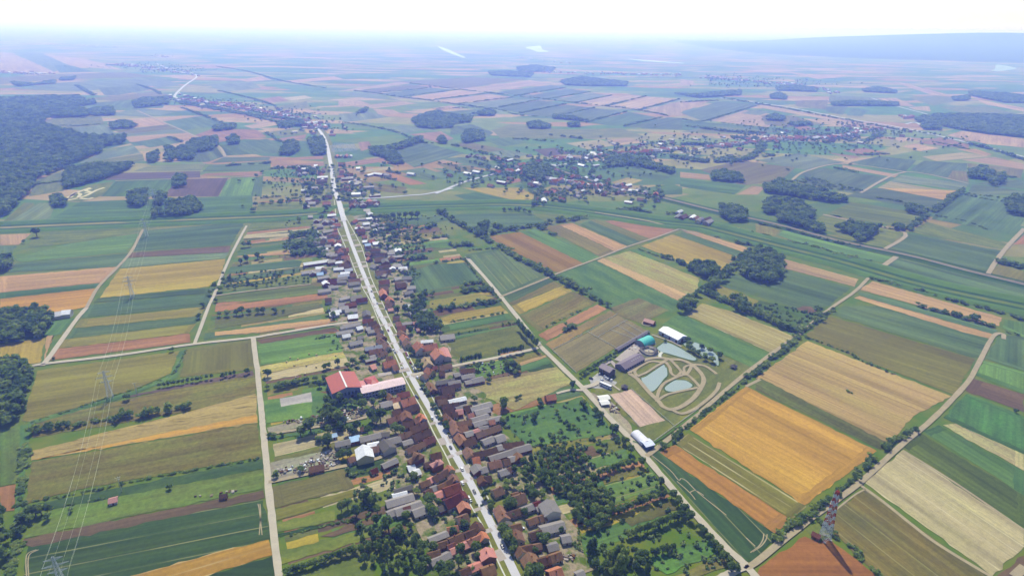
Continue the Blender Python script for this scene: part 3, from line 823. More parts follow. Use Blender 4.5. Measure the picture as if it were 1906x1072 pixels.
# motor track of beaten earth round the ponds
for s, w in (('270,480 300,440 380,385 480,368 560,380 640,385 720,420 780,480 800,530 775,590 720,660 640,715 570,735 510,715 480,680 400,600 330,520 270,480', 4.2),
             ('560,380 600,420 640,465 670,490 700,455 715,415', 3.0), ('530,400 560,440 570,480 610,500 680,490 740,540 770,575', 3.0),
             ('330,500 310,470 330,440 420,395 500,400 540,380', 3.0), ('330,500 400,470 460,430 520,400', 2.6), ('620,500 520,550 480,610 465,680', 3.0),
             ('480,665 540,630 640,605 760,580', 2.6), ('715,415 800,425 860,460 890,485', 3.2), ('570,735 640,765 720,740 820,670 890,600 912,545', 3.2),
             ('640,470 610,500', 2.6), ('670,495 660,440 700,420', 2.4)):
    strip('earth_track', pts('B3', s), w, M_track, jitter=0.1)
strip('garden_path', pts('B3', '430,205 560,250 640,290'), 1.6, M_lane); strip('pond_bridge', pts('B3', '505,330 490,345 488,365'), 3.0, M_path)
strip('garden_path', pts('B3', '150,560 205,600'), 1.8, M_lane); strip('access_road', pts('B2', '1085,580 1150,565 1200,540'), 5, M_lane)
strip('paved_court', pts('i4', '560,640 700,520 860,400'), 12, M_drive, smooth=False); strip('paved_court', pts('i4', '330,680 440,640 520,720'), 5, M_drive, smooth=False)
strip('riding_ring', [gp('B2', 1545 + 40 * math.cos(a), 125 + 17 * math.sin(a)) for a in np.linspace(0, 6.283, 25)], 1.4, M_track, smooth=False)
# crop marks and pale wheel tracks in the big green field
for s in ('430,215 560,320 620,390 640,380 680,400 760,480 960,640', '610,400 700,480 740,530', '700,480 740,465 800,500', '1130,905 1190,860 1220,810 1225,770', '1145,900 1205,860 1240,815 1250,775', '1100,800 1165,860'):
    strip('wheel_track', pts('C3', s), 0.7, M_track, z=0.366)
for s in ('190,1080 185,960 200,910 260,885', '205,1080 200,970 215,915 275,885', '1860,780 1840,600 1830,560', '1840,780 1850,640 1845,560'):
    strip('wheel_track', pts('C0', s), 0.6, M_track, z=0.366)
for s in ('470,75 560,30 640,0', '480,90 600,60 680,20 740,0', '500,70 530,40 570,45 560,70 620,80 660,70', '600,40 640,30 610,20 650,5'):
    strip('earth_track', pts('A0', s), 6, simple_mat('pale_sand_track', (206, 196, 160), 0.95, 0.1, 0.1, 0.1), z=0.5)
strip('field_lane', pts('C4', '740,425 900,540 1100,700 1300,850 1680,1080'), 2.6, M_track, z=0.405); strip('field_lane', pts('C4', '1045,180 1400,400 1906,745'), 2.0, M_track, z=0.405)
strip('field_lane', pts('C4', '1830,1080 1906,1010'), 5, M_track); strip('field_lane', pts('C4', '560,610 700,500 780,455'), 1.2, M_track, z=0.405)
strip('field_lane', pts('B3', '1100,570 1160,540 1200,520'), 3, M_track, z=0.405)

# low wooded hills along the right horizon
def hills():
    nx, ny = 110, 34; vs = []; r = random.Random(3)
    ph = [(r.uniform(0, 6), r.uniform(0.4, 3.2)) for _ in range(9)]
    for j in range(ny):
        for i in range(nx):
            x = 2200 + i * 240.0; y = 6900 + j * 330.0 - (x - 2200) * 0.12
            e = min(1, max(0, (x - 2600 - j * 40) / 6500.0)); e = e * e * (3 - 2 * e)
            f = min(1, j / 20.0); f = f * f * (3 - 2 * f); b = min(1.0, (ny - 1 - j) / 6.0)
            h = 250 + 34 * sum(math.sin(x / 1300.0 * w + p + y / 1500.0 * (w * .7)) for p, w in ph) / 3
            vs.append((x, y, -1.5 + min(318.0, max(0.0, h) * (0.2 + 0.9 * e) * f * b * (e ** .5))))
    fs = [(j * nx + i, j * nx + i + 1, (j + 1) * nx + i + 1, (j + 1) * nx + i) for j in range(ny - 1) for i in range(nx - 1)]
    o = mesh_obj('hills', vs, fs, simple_mat('wooded_hillside', (62, 84, 62), 0.95, 0.1, 0.6, 0.006)); o['kind'] = 'structure'
hills()
# the street crosses the canal on a low bridge
def bridge():
    cl = smooth_line(CANAL); P = [p for p in near if min((p - q).length for q in cl) < 75]
    dens = []
    for a, b in zip(P[:-1], P[1:]):
        m = max(1, int((b - a).length / 6)); dens += [a.lerp(b, k / m) for k in range(m)]
    dens.append(P[-1]); dist = [min((p - q).length for q in cl) for p in dens]; vs = []; n = len(dens)
    lo = [i for i in range(n) if dist[i] < 62]
    for p, q, d in zip(dens, normals(dens), dist):
        t = min(1, max(0, (68 - d) / 26.0)); z = 0.5 + 2.35 * t * t * (3 - 2 * t)
        for s in (4.2, -4.2): vs.append((p.x + q.x * s, p.y + q.y * s, z))
    o = mesh_obj('bridge_deck', vs, [(2 * i, 2 * i + 1, 2 * i + 3, 2 * i + 2) for i in range(n - 1)], M_road); o['kind'] = 'structure'
    for s in (4.5, -4.5):
        mb = MB(); nn = normals(dens)
        for i in range(n - 1):
            if dist[i] > 36: continue
            a = dens[i] + nn[i] * s; b = dens[i + 1] + nn[i + 1] * s
            mb.bar((a.x, a.y, 3.3), (b.x, b.y, 3.3), .14)
        if mb.v:
            r = mb.obj('bridge_railing', M_path, o)
bridge()
# ------------------------------------------------------------------ buildings
def roof_mat(name, wave, var, rough, spec=0.25, metallic=0.0):
    m, n, l, b = new_mat(name, rough, spec); b.inputs['Metallic'].default_value = metallic
    tc = n.new('ShaderNodeTexCoord').outputs['Object']; info = n.new('ShaderNodeObjectInfo')
    add = n.new('ShaderNodeVectorMath'); add.operation = 'ADD'; l.new(tc, add.inputs[0])
    cm = n.new('ShaderNodeCombineXYZ'); l.new(mathn(n, l, 'MULTIPLY', info.outputs['Random'], 300.0), cm.inputs[2]); l.new(cm.outputs[0], add.inputs[1])
    v = add.outputs[0]
    c = mul(n, l, info.outputs['Color'], ramp(n, l, noise(n, l, v, 0.35, 5.0, 0.7), [(0.3, grey(1 - var)), (0.7, grey(1 + var))]))
    c = mul(n, l, c, ramp(n, l, noise(n, l, v, 1.0, 2.0, 0.6, (1.6, 0.25, 0.25)), [(0.3, grey(1 - var * .7)), (0.7, grey(1 + var * .5))]))
    s = n.new('ShaderNodeSeparateXYZ'); l.new(tc, s.inputs[0])
    ph = mathn(n, l, 'FRACT', mathn(n, l, 'MULTIPLY', s.outputs[0], wave), 0)
    bp = n.new('ShaderNodeBump'); bp.inputs['Strength'].default_value = 0.5; bp.inputs['Distance'].default_value = 0.05
    l.new(ph, bp.inputs['Height']); l.new(bp.outputs[0], b.inputs['Normal'])
    l.new(c, b.inputs['Base Color'])
    return m
M_tile = roof_mat('clay_roof_tile', 3.0, 0.24, 0.85, 0.15)
M_sheet = roof_mat('corrugated_sheet', 5.0, 0.12, 0.55, 0.4)
M_wall = simple_mat('rendered_wall', (200, 190, 176), 0.9, 0.15, 0.10, 0.4, obj_color=True)
M_glass = simple_mat('window_glass', (58, 66, 78), 0.15, 0.6, 0.1, 0.3)
M_frame = simple_mat('white_paint', (226, 224, 218), 0.6, 0.3, 0.05, 0.5)
M_wood = simple_mat('brown_wood', (110, 80, 62), 0.8, 0.2, 0.15, 0.5)
M_brick = simple_mat('chimney_brick', (150, 92, 76), 0.9, 0.15, 0.2, 1.5)
ROOF = dict(or_=((198, 124, 100), 'orange tiled'), red=((146, 86, 80), 'red tiled'), dkr=((114, 84, 80), 'dark red-brown tiled'), brn=((138, 104, 92), 'brown tiled'),
            or2=((156, 112, 98), 'faded orange tiled'), gry=((146, 138, 138), 'grey corrugated'), dgr=((98, 92, 98), 'dark grey'), wh=((232, 232, 234), 'white sheet'),
            pink=((206, 132, 124), 'pinkish red'), blu=((140, 178, 214), 'pale blue sheet'), mar=((112, 60, 66), 'maroon'), bgr=((132, 142, 166), 'blue-grey'), tan=((196, 168, 130), 'tan tiled'),
            prp=((132, 118, 134), 'grey-purple'))
SHEETS = {'gry', 'dgr', 'wh', 'blu', 'bgr', 'prp', 'pink'}
WALLS = [(206, 196, 182), (214, 206, 190), (190, 180, 168), (176, 150, 130), (150, 96, 80), (186, 176, 176), (206, 190, 150), (160, 110, 92)]
rb = random.Random(5)
win_me = MB().box(-.5, .5, -.04, .0, -.65, .65).mesh('window', M_glass)
frame_me = MB().box(-.62, .62, -.03, .0, .66, .76).box(-.62, .62, -.06, .0, -.78, -.66).box(-.62, -.51, -.03, 0, -.66, .66).box(.51, .62, -.03, 0, -.66, .66).mesh('window_frame', M_frame)
door_me = MB().box(-.5, .5, -.04, .0, 0, 2.1).mesh('door', M_wood)
chim_me = MB().box(-.3, .3, -.3, .3, -1.0, .9).box(-.38, .38, -.38, .38, .9, 1.02).mesh('chimney', M_brick)

def wall_roof(L, W, eave, rise, hip=0.0, over=0.45, th=0.16):
    hx, hy = L / 2, W / 2; r = hx - hip
    wv = [(-hx, -hy, 0), (hx, -hy, 0), (hx, hy, 0), (-hx, hy, 0), (-hx, -hy, eave), (hx, -hy, eave), (hx, hy, eave), (-hx, hy, eave)]
    wf = [(0, 1, 5, 4), (2, 3, 7, 6)]
    if hip <= 0.01:
        wv += [(-hx, 0, eave + rise - .05), (hx, 0, eave + rise - .05)]
        wf += [(1, 2, 6, 9, 5), (3, 0, 4, 8, 7)]
    else: wf += [(1, 2, 6, 5), (3, 0, 4, 7)]
    ox = hx + over; oy = hy + over; k = rise / hy; ez = eave - k * over
    rr = r + (over if hip <= 0.01 else 0)
    top = [(-ox, -oy, ez + th), (ox, -oy, ez + th), (ox, oy, ez + th), (-ox, oy, ez + th), (-rr, 0, eave + rise + th), (rr, 0, eave + rise + th)]
    bot = [(x, y, z - th) for x, y, z in top]
    rv = top + bot
    rf = [(0, 1, 5, 4), (2, 3, 4, 5)]
    if hip > 0.01: rf += [(1, 2, 5), (3, 0, 4)]
    else: rf += [(1, 7, 11, 5), (5, 11, 8, 2), (0, 4, 10, 6), (4, 3, 9, 10)]
    rf += [(6, 10, 11, 7), (8, 11, 10, 9), (0, 6, 7, 1), (2, 8, 9, 3)]
    if hip > 0.01: rf += [(1, 7, 8, 2), (3, 9, 6, 0), (7, 11, 8), (9, 10, 6)]
    return (wv, wf), (rv, rf)
COUNT = dict(house=0, outbuilding=0)
BUILT = []                                 # (object, name, roof key, centre, length, side)
def building(c, ang, L, W, key, eave=3.0, rise=None, hip=0.0, name='house', detail=True, wall=None, parts=True):
    flat = rise is not None and rise < 0.5
    rise = W * 0.40 if rise is None else rise
    if key in SHEETS and rise == W * 0.40: rise = W * 0.26
    (wv, wf), (rv, rf) = wall_roof(L, W, eave, rise, hip)
    root = empty(name, (c.x, c.y, 0), ang)
    w = mesh_obj('wall', wv, wf, M_wall, root); w.color = (*alb(wall or rb.choice(WALLS)), 1)
    mat = M_sheet if key in SHEETS else M_tile
    r = mesh_obj('roof', rv, rf, mat, root)
    j = 1 + rb.uniform(-.22, .2); a = alb(ROOF[key][0], j * .97, rb.uniform(.05, .3)); r.color = (*a, 1)
    if detail:
        if name == 'house' and W > 6:
            link_mesh('chimney', chim_me, r, (rb.uniform(-.25, .3) * L, rb.uniform(-.12, .12) * W, eave + rise * 0.9))
        # openings on the long side that faces away from the ridge's far slope, and on both gables
        nw = max(1, min(4, int(L / 4.5)))
        for sgn in (-1, 1):
            toward = (Vector((math.sin(ang), -math.cos(ang), 0)) * sgn).y   # only sides turned to the open south
            if -toward < 0.2 and L > W: continue
            for i in range(nw):
                x = (i + .5) / nw * (L - 2) - (L - 2) / 2
                o = link_mesh('window' if (i or name == 'house') else 'door', win_me if (i or name == 'house') else door_me, root, (x, -sgn * (W / 2 + .01) * -1 if False else sgn * -(W / 2 + .012), 1.7 if (i or name == 'house') else 0.0), 0 if sgn > 0 else math.pi)
                if o.data is win_me and name == 'house': link_mesh('window_frame', frame_me, o, (0, -.015, 0))
        if name == 'house':
            for sg in (-1, 1):
                for q in (-.22, .22):
                    o = link_mesh('window', win_me, root, (sg * (L / 2 + .012), q * W, 1.7), math.pi / 2 if sg > 0 else -math.pi / 2)
            link_mesh('door', door_me, root, (L / 2 * .5, -(W / 2 + .014), 0.0))
    COUNT[name] = COUNT.get(name, 0) + 1
    BUILT.append((root, name, key, Vector((c.x, c.y, 0)), L, W))
    return root
def traced(tile, x1, y1, x2, y2, W, key, eave=3.0, hip=0.0, rise=None, name=None, wall=None):
    rs = (W * 0.40 if key not in SHEETS else W * 0.26) if rise is None else rise
    a = gp(tile, x1, y1, eave + rs); b = gp(tile, x2, y2, eave + rs)
    c = (a + b) / 2; d = b - a; L = max(d.length, 4.5); ang = math.atan2(d.y, d.x)
    if name is None:
        near_d = min((p - Vector((c.x, c.y, 0))).length for p in near)
        name = 'house' if (near_d < 31 + L * .35 and key not in ('wh', 'gry', 'blu') and L > 6.5) else 'outbuilding'
    return building(c, ang, L, W, key, eave, rs, hip, name, detail=c.y < 560, wall=wall)
HOUSES = """
h1 615,0 655,88 8.5 or_ 4
h1 545,235 685,180 8 brn 4
h1 800,290 862,395 8.5 dkr
h1 430,540 620,455 7 brn
h1 650,458 800,395 7.5 dkr
h1 695,560 870,480 6.5 or_
h1 880,430 930,515 7 or_
h1 445,690 690,582 6 pink
h1 400,380 550,350 5.5 or_
h1 140,535 400,435 5.5 gry 2.4
h1 230,615 400,560 5.5 brn
h1 130,745 290,695 5.5 brn
h1 170,850 440,725 6 gry 2.4
h1 425,625 490,600 6 red
h1 945,660 995,785 10 pink 5.2
h1 890,965 1065,905 8.5 brn 4.5
h1 590,990 715,935 6 dkr
h1 722,935 880,872 6 pink
h2 370,60 450,220 8.5 or2 3.4
h2 470,170 680,105 6 dkr
h2 690,112 870,42 6 gry
h2 872,32 950,2 6 mar
h2 900,85 970,55 6 gry 2.2
h2 1050,-20 1140,140 12.5 gry 5
h2 780,268 910,222 6 brn
h2 950,218 1020,190 6 brn
h2 470,290 540,400 8 dgr
h2 545,352 680,322 7 brn
h2 600,400 650,530 9 or2
h2 810,462 970,412 6 dkr
h2 965,382 1290,300 8.5 gry
h2 1060,635 1200,600 7 gry
h2 1260,512 1380,490 7 gry
h2 660,640 715,720 8 brn
h2 705,652 840,622 7 dkr
h2 860,622 970,602 5 brn
h2 785,725 865,850 11 brn
h2 920,832 1090,782 7 dkr
h2 1100,775 1250,722 7 brn
h2 1085,1005 1255,945 10.5 or_ 4
h2 1470,1030 1570,990 5 gry 2
h3 165,265 370,175 6 gry 3
h3 12,330 75,305 5 dkr 2.2
h3 605,75 665,120 13 brn 5 H
h3 850,115 990,78 7.5 dkr
h3 910,185 960,235 9.5 pink 5.5 H
h3 525,290 620,262 6 wh 2.4
h3 572,372 690,328 7 wh 2.4
h3 765,240 840,215 6 dkr
h3 700,522 830,472 6 brn
h3 842,462 880,445 6 pink
h3 882,442 1085,325 6.5 dkr
h3 1092,268 1140,325 7 or_
h3 950,562 1070,512 6 brn
h3 1080,502 1170,448 7 dkr
h3 1155,392 1200,475 7 or2
h3 770,642 860,600 6 dkr
h3 862,592 940,560 6 gry
h3 1040,600 1258,522 9 red 4
h3 922,682 1030,632 7 pink
h3 1050,772 1262,675 10 mar 4
h3 1262,622 1325,725 8 mar
h3 960,872 1060,832 6 dgr
h3 220,792 600,682 8 gry
h3 350,902 715,785 8.5 gry
h3 240,942 330,902 7 gry
h3 487,862 530,850 6 red
h3 600,922 780,852 8.5 gry
h3 312,692 510,642 6 wh 2.6
h3 332,632 590,552 5 dgr
h4 220,90 282,195 8 or2
h4 312,172 640,92 7 dkr
h4 655,82 722,62 7 gry
h4 735,42 1020,2 7 dkr
h4 542,232 895,122 6.5 gry
h4 902,112 1120,52 8 gry
h4 300,245 395,225 9 or_
h4 335,330 395,415 9 gry
h4 410,402 500,372 7 gry
h4 532,312 700,272 8 or2
h4 742,272 820,252 7 brn
h4 822,242 930,212 7 gry
h4 930,165 970,230 8 brn
h4 682,442 800,402 7 gry
h4 802,392 880,362 6 brn
h4 425,490 458,560 7 dkr
h4 470,512 560,492 7 dkr
h4 592,702 720,652 8 brn
h4 892,792 1040,742 9.5 brn 4.6
h4 862,752 950,727 6 brn
h5 1062,92 1230,57 7.5 red
h5 962,182 1090,142 7 or_
h5 1112,192 1300,132 10.5 or_ 4
h5 925,85 980,150 6 brn
h5 822,232 980,192 9 gry
h5 1010,262 1100,245 10 tan 3 R
h5 1142,302 1360,242 8 dkr
h5 992,342 1110,312 7 dkr
h5 922,452 1110,392 7 or2
h5 1170,330 1202,420 9.5 or2 4
h5 1135,502 1280,472 8 dkr
h5 1292,452 1400,408 7.5 or2
h5 1378,372 1430,440 7.5 or_
h5 1242,582 1470,485 8.5 dkr
h5 1282,682 1525,592 8.5 dkr
h5 1082,672 1250,622 7 brn
h5 862,742 960,850 11 dgr 4.5
h5 922,752 1100,702 8.5 gry
h5 1432,752 1580,692 7.5 red
h5 1192,882 1440,772 6.5 brn
h5 1142,782 1270,742 6 gry
h5 182,792 388,748 7 gry
h5 392,742 528,712 7.5 blu 3 R
h5 532,722 820,652 7.5 gry
h5 832,652 950,642 6 dgr
h5 575,818 608,965 13 wh 5
h5 652,862 790,832 7.5 or2
h5 645,812 800,782 6.5 wh
h5 372,1012 440,982 6 or2
h5 552,572 610,562 5 brn 2.2
h5 122,692 200,672 5 blu 2.2 R
h6 130,152 200,255 8.5 brn
h6 242,152 500,112 7 dgr
h6 412,162 585,132 6.5 gry
h6 272,242 580,172 6.5 dkr
h6 752,122 910,87 8 gry
h6 652,152 750,132 6 gry
h6 602,72 780,42 7 gry
h6 492,42 570,27 6 gry
h6 322,252 490,222 9.5 dkr 4
h6 232,362 460,327 8 dkr
h6 262,412 390,392 8.5 brn
h6 422,422 660,367 6 wh
h6 322,482 560,442 7.5 dkr
h6 342,542 490,522 7.5 dkr
h6 522,522 660,482 6 gry
h6 642,502 740,482 8 dkr
h6 732,522 1020,442 8.5 gry
h6 792,572 1000,522 7.5 gry
h6 522,562 620,552 7.5 pink 3.6
h6 692,612 770,592 7 or_
h6 402,602 540,582 7 dkr
h6 372,602 420,680 8 dkr
h6 742,682 980,612 7.5 gry
h6 962,692 1160,642 6.5 gry
h6 1002,702 1060,692 6 or_
h6 772,742 940,692 7 gry
h6 462,690 540,850 8.5 or2
h6 545,722 740,692 7.5 brn
h6 562,802 670,762 8 or2
h6 555,882 640,990 8.5 or2
h6 652,882 760,852 7 gry
h6 772,852 850,822 6 pink
h6 852,802 980,782 5 gry
h6 802,882 1140,762 7.5 brn
h6 632,992 790,942 8.5 dkr
h6 902,992 1060,932 7.5 gry
h6 1082,942 1200,902 9.5 gry
h7 602,202 840,162 8 bgr
h7 662,242 840,212 7.5 or2
h7 772,292 900,242 7.5 brn
h7 672,322 760,302 5 gry
h7 612,382 780,342 4 gry
h7 862,412 1035,372 10.5 or_ 4
h7 902,332 1000,322 9.5 brn
h7 992,462 1060,442 9 or2
h7 682,462 740,442 9 pink 2.6
h7 802,62 860,110 8 brn
h7 882,132 930,190 8 brn
h7 382,132 560,92 8.5 gry
h7 492,52 570,32 7 dgr
h8 275,345 330,430 12 or_ 5
h8 342,412 555,372 10 or_ 5
h8 542,442 610,525 13 or_ 5
h8 650,425 705,555 8.5 pink 4
h8 382,562 440,650 10.5 tan 4.5
h8 412,712 495,752 8.5 or_ 4
h8 502,702 550,692 5 red
h8 592,692 760,657 8 brn
h8 602,262 800,237 11.5 gry
h8 72,242 120,290 8.5 or_ 4
h8 112,312 150,370 8.5 brn 4
h8 332,332 500,317 6 wh
h8 882,742 1090,722 6.5 dkr
h8 802,812 880,792 6 gry
h8 922,832 1080,802 7 gry
h8 1062,882 1210,842 7.5 gry
h8 592,772 660,762 7 dkr
h8 352,822 400,792 8 brn
i1 848,205 872,275 9 or_ 4.4
i1 938,315 972,360 9 or_ 4.4
i1 892,422 980,412 8 or2
i1 932,492 1020,482 6.5 pink
i1 802,92 945,77 10 red 4
i1 1032,112 1160,97 8 brn
i1 1162,252 1280,232 8.5 dgr
i1 482,352 630,332 8.5 mar
i1 322,422 470,392 8 red
i1 242,342 380,312 6.5 gry
i1 402,322 550,292 7 dgr
i1 322,502 490,482 9 gry 4
i1 132,522 260,502 7 wh
i1 102,492 200,472 6 gry
i1 572,642 720,632 8 red
i1 252,742 530,682 7 gry
i1 482,752 560,732 8 wh
i1 202,822 430,782 7 gry
i1 282,862 390,842 8 wh
i1 642,692 760,662 8 dkr
i1 702,742 790,702 8 dkr
i1 612,762 710,742 7 gry
i1 642,802 730,787 7 gry
i1 762,762 830,790 8 brn
i1 802,832 870,880 8 brn
i1 822,922 900,970 8 brn
i1 1002,602 1090,597 7.5 brn
i1 1042,682 1110,672 8.5 or_
i1 1132,692 1270,672 6 gry
i1 1282,682 1340,667 6 pink
i1 1062,742 1180,732 8 red
i1 1312,712 1400,702 7 dkr
i1 1342,772 1390,767 6 pink
i1 1102,792 1140,830 8 brn
i1 1132,852 1215,880 8 or_
i2 482,62 550,57 8 or_
i2 402,87 470,77 6 gry
i2 492,152 550,142 7 dgr
i2 540,192 590,187 7 or_
i2 262,232 320,227 8 wh
i2 202,292 370,257 8 gry
i2 382,232 520,202 8 dgr
i2 522,247 600,242 8 or_
i2 402,292 540,272 7 dkr
i2 562,282 620,290 8 brn
i2 462,352 540,342 9 or_
i2 582,362 640,352 9 or_
i2 542,392 640,387 8 red
i2 442,392 530,382 7 dkr
i2 302,452 380,442 7 gry
i2 392,472 460,467 9 wh
i2 552,442 690,432 8 dgr
i2 562,502 710,482 8 dkr
i2 482,562 590,552 8 dgr
i2 592,532 740,522 8 dkr
i2 512,602 640,592 8 dkr
i2 652,582 760,572 8 or_
i2 112,682 460,632 9 wh
i2 562,662 660,652 7 wh
i2 612,702 740,672 8 dkr
i2 682,712 790,702 8 brn
i2 542,752 680,742 8 wh
i2 692,772 800,752 9 bgr
i2 82,802 400,767 9 gry
i2 302,822 390,812 9 blu
i2 642,812 770,807 7 wh
i2 602,852 760,832 9 bgr
i2 772,832 850,822 9 or2
i2 592,892 730,872 8 dgr
i2 462,912 580,902 8 mar
i2 422,947 580,932 8 mar
i2 582,932 720,927 7 dgr
i2 762,902 850,892 8 dkr
i2 752,962 900,942 9 dgr
i2 472,1012 600,997 7 gry
i2 822,1032 920,1022 7 gry
i2 802,92 860,62 7 red
i2 882,52 990,42 7 gry
i2 1002,42 1080,32 7 wh
i2 842,177 960,167 8 wh
i2 852,202 970,192 8 dkr
i2 952,122 1040,112 8 bgr
i2 1052,142 1260,127 7 gry
i2 882,242 980,237 8 dkr
i2 942,292 1010,287 8 or_
i2 952,362 1020,357 8 wh
i2 1032,362 1110,342 8 or_
i2 982,412 1060,402 9 blu
i2 982,452 1070,442 8 dkr
i2 1062,482 1200,472 8 dkr
i2 1012,522 1080,550 8 brn
i2 1082,542 1290,540 8 dkr
i2 1030,592 1060,610 8 or_
i2 1122,612 1240,602 10 brn
i2 1312,582 1540,567 7 gry
i2 1462,742 1580,732 9 wh
i2 1402,702 1590,692 8 dgr
i2 1182,712 1350,697 8 dkr
i2 1082,702 1150,720 9 gry
i2 1132,792 1350,772 8 dkr
i2 1182,832 1290,840 8 gry
i2 1402,892 1490,877 8 gry
A0 315,892 440,872 12 wh 4
A0 440,868 500,862 12 wh 4.5
B2 1527,85 1595,105 8 pink 3
B2 825,632 890,622 8 or_ 3.2
C0 770,525 828,510 6 pink 2.4
C0 1565,492 1602,486 4 dkr 2.2
C4 425,760 448,772 4 red 2.6
i6 725,830 930,785 7 or2 2.6
i6 1270,700 1350,680 6 or2 2.4
i6 1620,870 1670,850 5 mar 2.2
"""
for ln in HOUSES.strip().splitlines():
    q = ln.split(); x1, y1 = map(float, q[1].split(',')); x2, y2 = map(float, q[2].split(','))
    rest = q[5:]; eave = next((float(t) for t in rest if t[0].isdigit()), 3.0)
    W = float(q[3]) * 0.93
    traced(q[0], x1, y1, x2, y2, W, q[4], eave, W * .45 if 'H' in rest else 0.0, 0.45 if 'R' in rest else None,
           'outbuilding' if q[0] in ('A0', 'B2', 'C0', 'C4', 'i6') else None)
# farther out: houses set along the village streets, one by one
def along(P, n, off, spread, keys, y_noise=10, side=(-1, 1), Lr=(9, 22), seed=1, frac=0.7):
    r = random.Random(seed); seg = [(P[i + 1] - P[i]).length for i in range(len(P) - 1)]; tot = sum(seg)
    for k in range(n):
        s = (k + r.uniform(.1, .9)) / n * tot; i = 0
        while i < len(seg) - 1 and s > seg[i]: s -= seg[i]; i += 1
        d = (P[i + 1] - P[i]).normalized(); q = Vector((-d.y, d.x, 0)); sg = r.choice(side)
        isout = r.random() > frac
        c = P[i] + d * s + q * sg * (off + (r.uniform(14, spread) if isout else r.uniform(0, y_noise)))
        L = r.uniform(*Lr); ang = math.atan2(q.y, q.x) + r.uniform(-.12, .12) + (0 if r.random() < .75 else math.pi / 2)
        key = r.choice(keys)
        building(c, ang, L, r.uniform(7, 10), key if not isout else r.choice(('gry', 'wh', 'dgr', 'dkr', 'gry')), r.uniform(2.8, 4.5), None, 0, 'outbuilding' if isout else 'house', detail=False)
KEYS = ['dkr', 'dkr', 'brn', 'or2', 'red', 'brn', 'dgr', 'or_', 'dkr', 'wh']
far1 = [p for p in near if 1010 < p.y < 1420]
along(far1, 34, 16, 60, KEYS, 12, seed=2)
along([p for p in near if 1750 < p.y], 16, 18, 60, KEYS, 12, seed=3)
along(smooth_line(STREET_FAR)[:26], 34, 16, 80, KEYS + ['wh'], 30, seed=4)
along(pts('T1', '650,1030 870,965 1000,950 1160,930 1300,905 1460,890 1540,865 1700,845 1906,820'), 40, 20, 120, KEYS + ['wh'], 50, seed=5)
along(pts('T1', '1100,990 1300,1020 1500,1050 1600,1062'), 20, 20, 60, KEYS, 30, seed=6)
along(pts('A2', '740,80 830,80 920,45 1080,20 1230,10 1400,50 1650,80'), 26, 10, 50, KEYS, 25, seed=7)
along(pts('T2', '0,850 300,790 600,775 800,765 1000,740 1140,710'), 40, 20, 120, KEYS + ['wh', 'wh'], 60, seed=8)
along(pts('A3', '600,185 760,215 880,240'), 9, 5, 20, KEYS, 10, seed=9)
along(pts('i3', '620,180 900,185'), 4, 2, 8, ['or_', 'wh', 'gry'], 6, seed=10); along(pts('i3', '870,850 1250,850'), 7, 2, 10, ['or_', 'gry', 'dkr'], 6, seed=12)
along(pts('i3', '1150,430 1330,465'), 3, 2, 10, ['wh'], 6, seed=13); along(pts('T1', '720,870 830,880 940,900'), 8, 2, 20, KEYS, 12, seed=14)
mid = [p for p in near if 590 < p.y < 1010]
along(mid, 26, 13, 60, KEYS, 8, seed=31, Lr=(8, 15), frac=.55)
along(mid, 44, 16, 36, KEYS, 20, seed=32, Lr=(5, 12), frac=.0)
along(far1, 22, 18, 40, KEYS, 30, seed=33, Lr=(6, 14), frac=.1)
along(pts('T2', '0,850 300,790 600,775 800,765 1000,740 1140,710'), 8, 14, 100, KEYS + ['wh', 'wh'], 60, seed=34, frac=.4)
print('COUNT', COUNT)
# villages on the far side of the plain: too many and too small to tell apart
def far_village(name, label, spots, seed):
    r = random.Random(seed); mb = MB()
    for tile, x0, y0, x1, y1, n in spots:
        for k in range(n):
            t = r.random(); p = gp(tile, x0 + (x1 - x0) * t + r.gauss(0, 14), y0 + (y1 - y0) * t + r.gauss(0, 3))
            L = r.uniform(10, 24); W = r.uniform(8, 12); h = r.uniform(3, 5); a = r.uniform(0, 3.14)
            (wv, wf), (rv, rf) = wall_roof(L, W, h, W * .35)
            ca, sa = math.cos(a), math.sin(a)
            f = lambda v: (p.x + v[0] * ca - v[1] * sa, p.y + v[0] * sa + v[1] * ca, v[2])
            mb.add([f(v) for v in wv], wf, 0); mb.add([f(v) for v in rv], rf, r.choice((1, 1, 2, 3)))
    ms = [simple_mat(name + '_wall', (214, 206, 196), var=0.05), simple_mat(name + '_red', (150, 92, 80), var=0.1), simple_mat(name + '_grey', (150, 144, 146), var=0.1), simple_mat(name + '_white', (232, 232, 232), var=0.05)]
    tag(mb.obj(name, ms), label, 'village', kind='stuff')
far_village('distant_village', 'tiny roofs of a village far off at the bend of the white road', [('T0', 640, 360, 1050, 400, 60), ('T0', 750, 370, 1100, 420, 30), ('T0', 0, 405, 300, 415, 40)], 21)
far_village('distant_village', 'scattered pale roofs near the upper edge at the far left', [('T0', 100, 240, 640, 265, 60), ('T0', 860, 310, 960, 325, 14)], 22)
far_village('distant_village', 'scattered tiny roofs of hamlets below the river bends', [('T1', 1050, 400, 1900, 420, 70), ('T2', 150, 430, 700, 480, 90), ('T2', 750, 490, 860, 520, 20), ('T2', 1230, 650, 1330, 660, 16), ('T1', 1000, 320, 1300, 355, 16)], 23)
far_village('distant_village', 'small crowded roofs of the long village on the right, too tiny to tell apart', [('T2', 100, 830, 500, 780, 40), ('T2', 450, 780, 900, 760, 60), ('T2', 850, 760, 1130, 715, 26)], 24)
far_village('distant_village', 'small crowded roofs where the street bends away at the upper left', [('T0', 1000, 555, 1300, 590, 40), ('T0', 1250, 585, 1640, 655, 60), ('T0', 1640, 660, 1820, 720, 24)], 25)
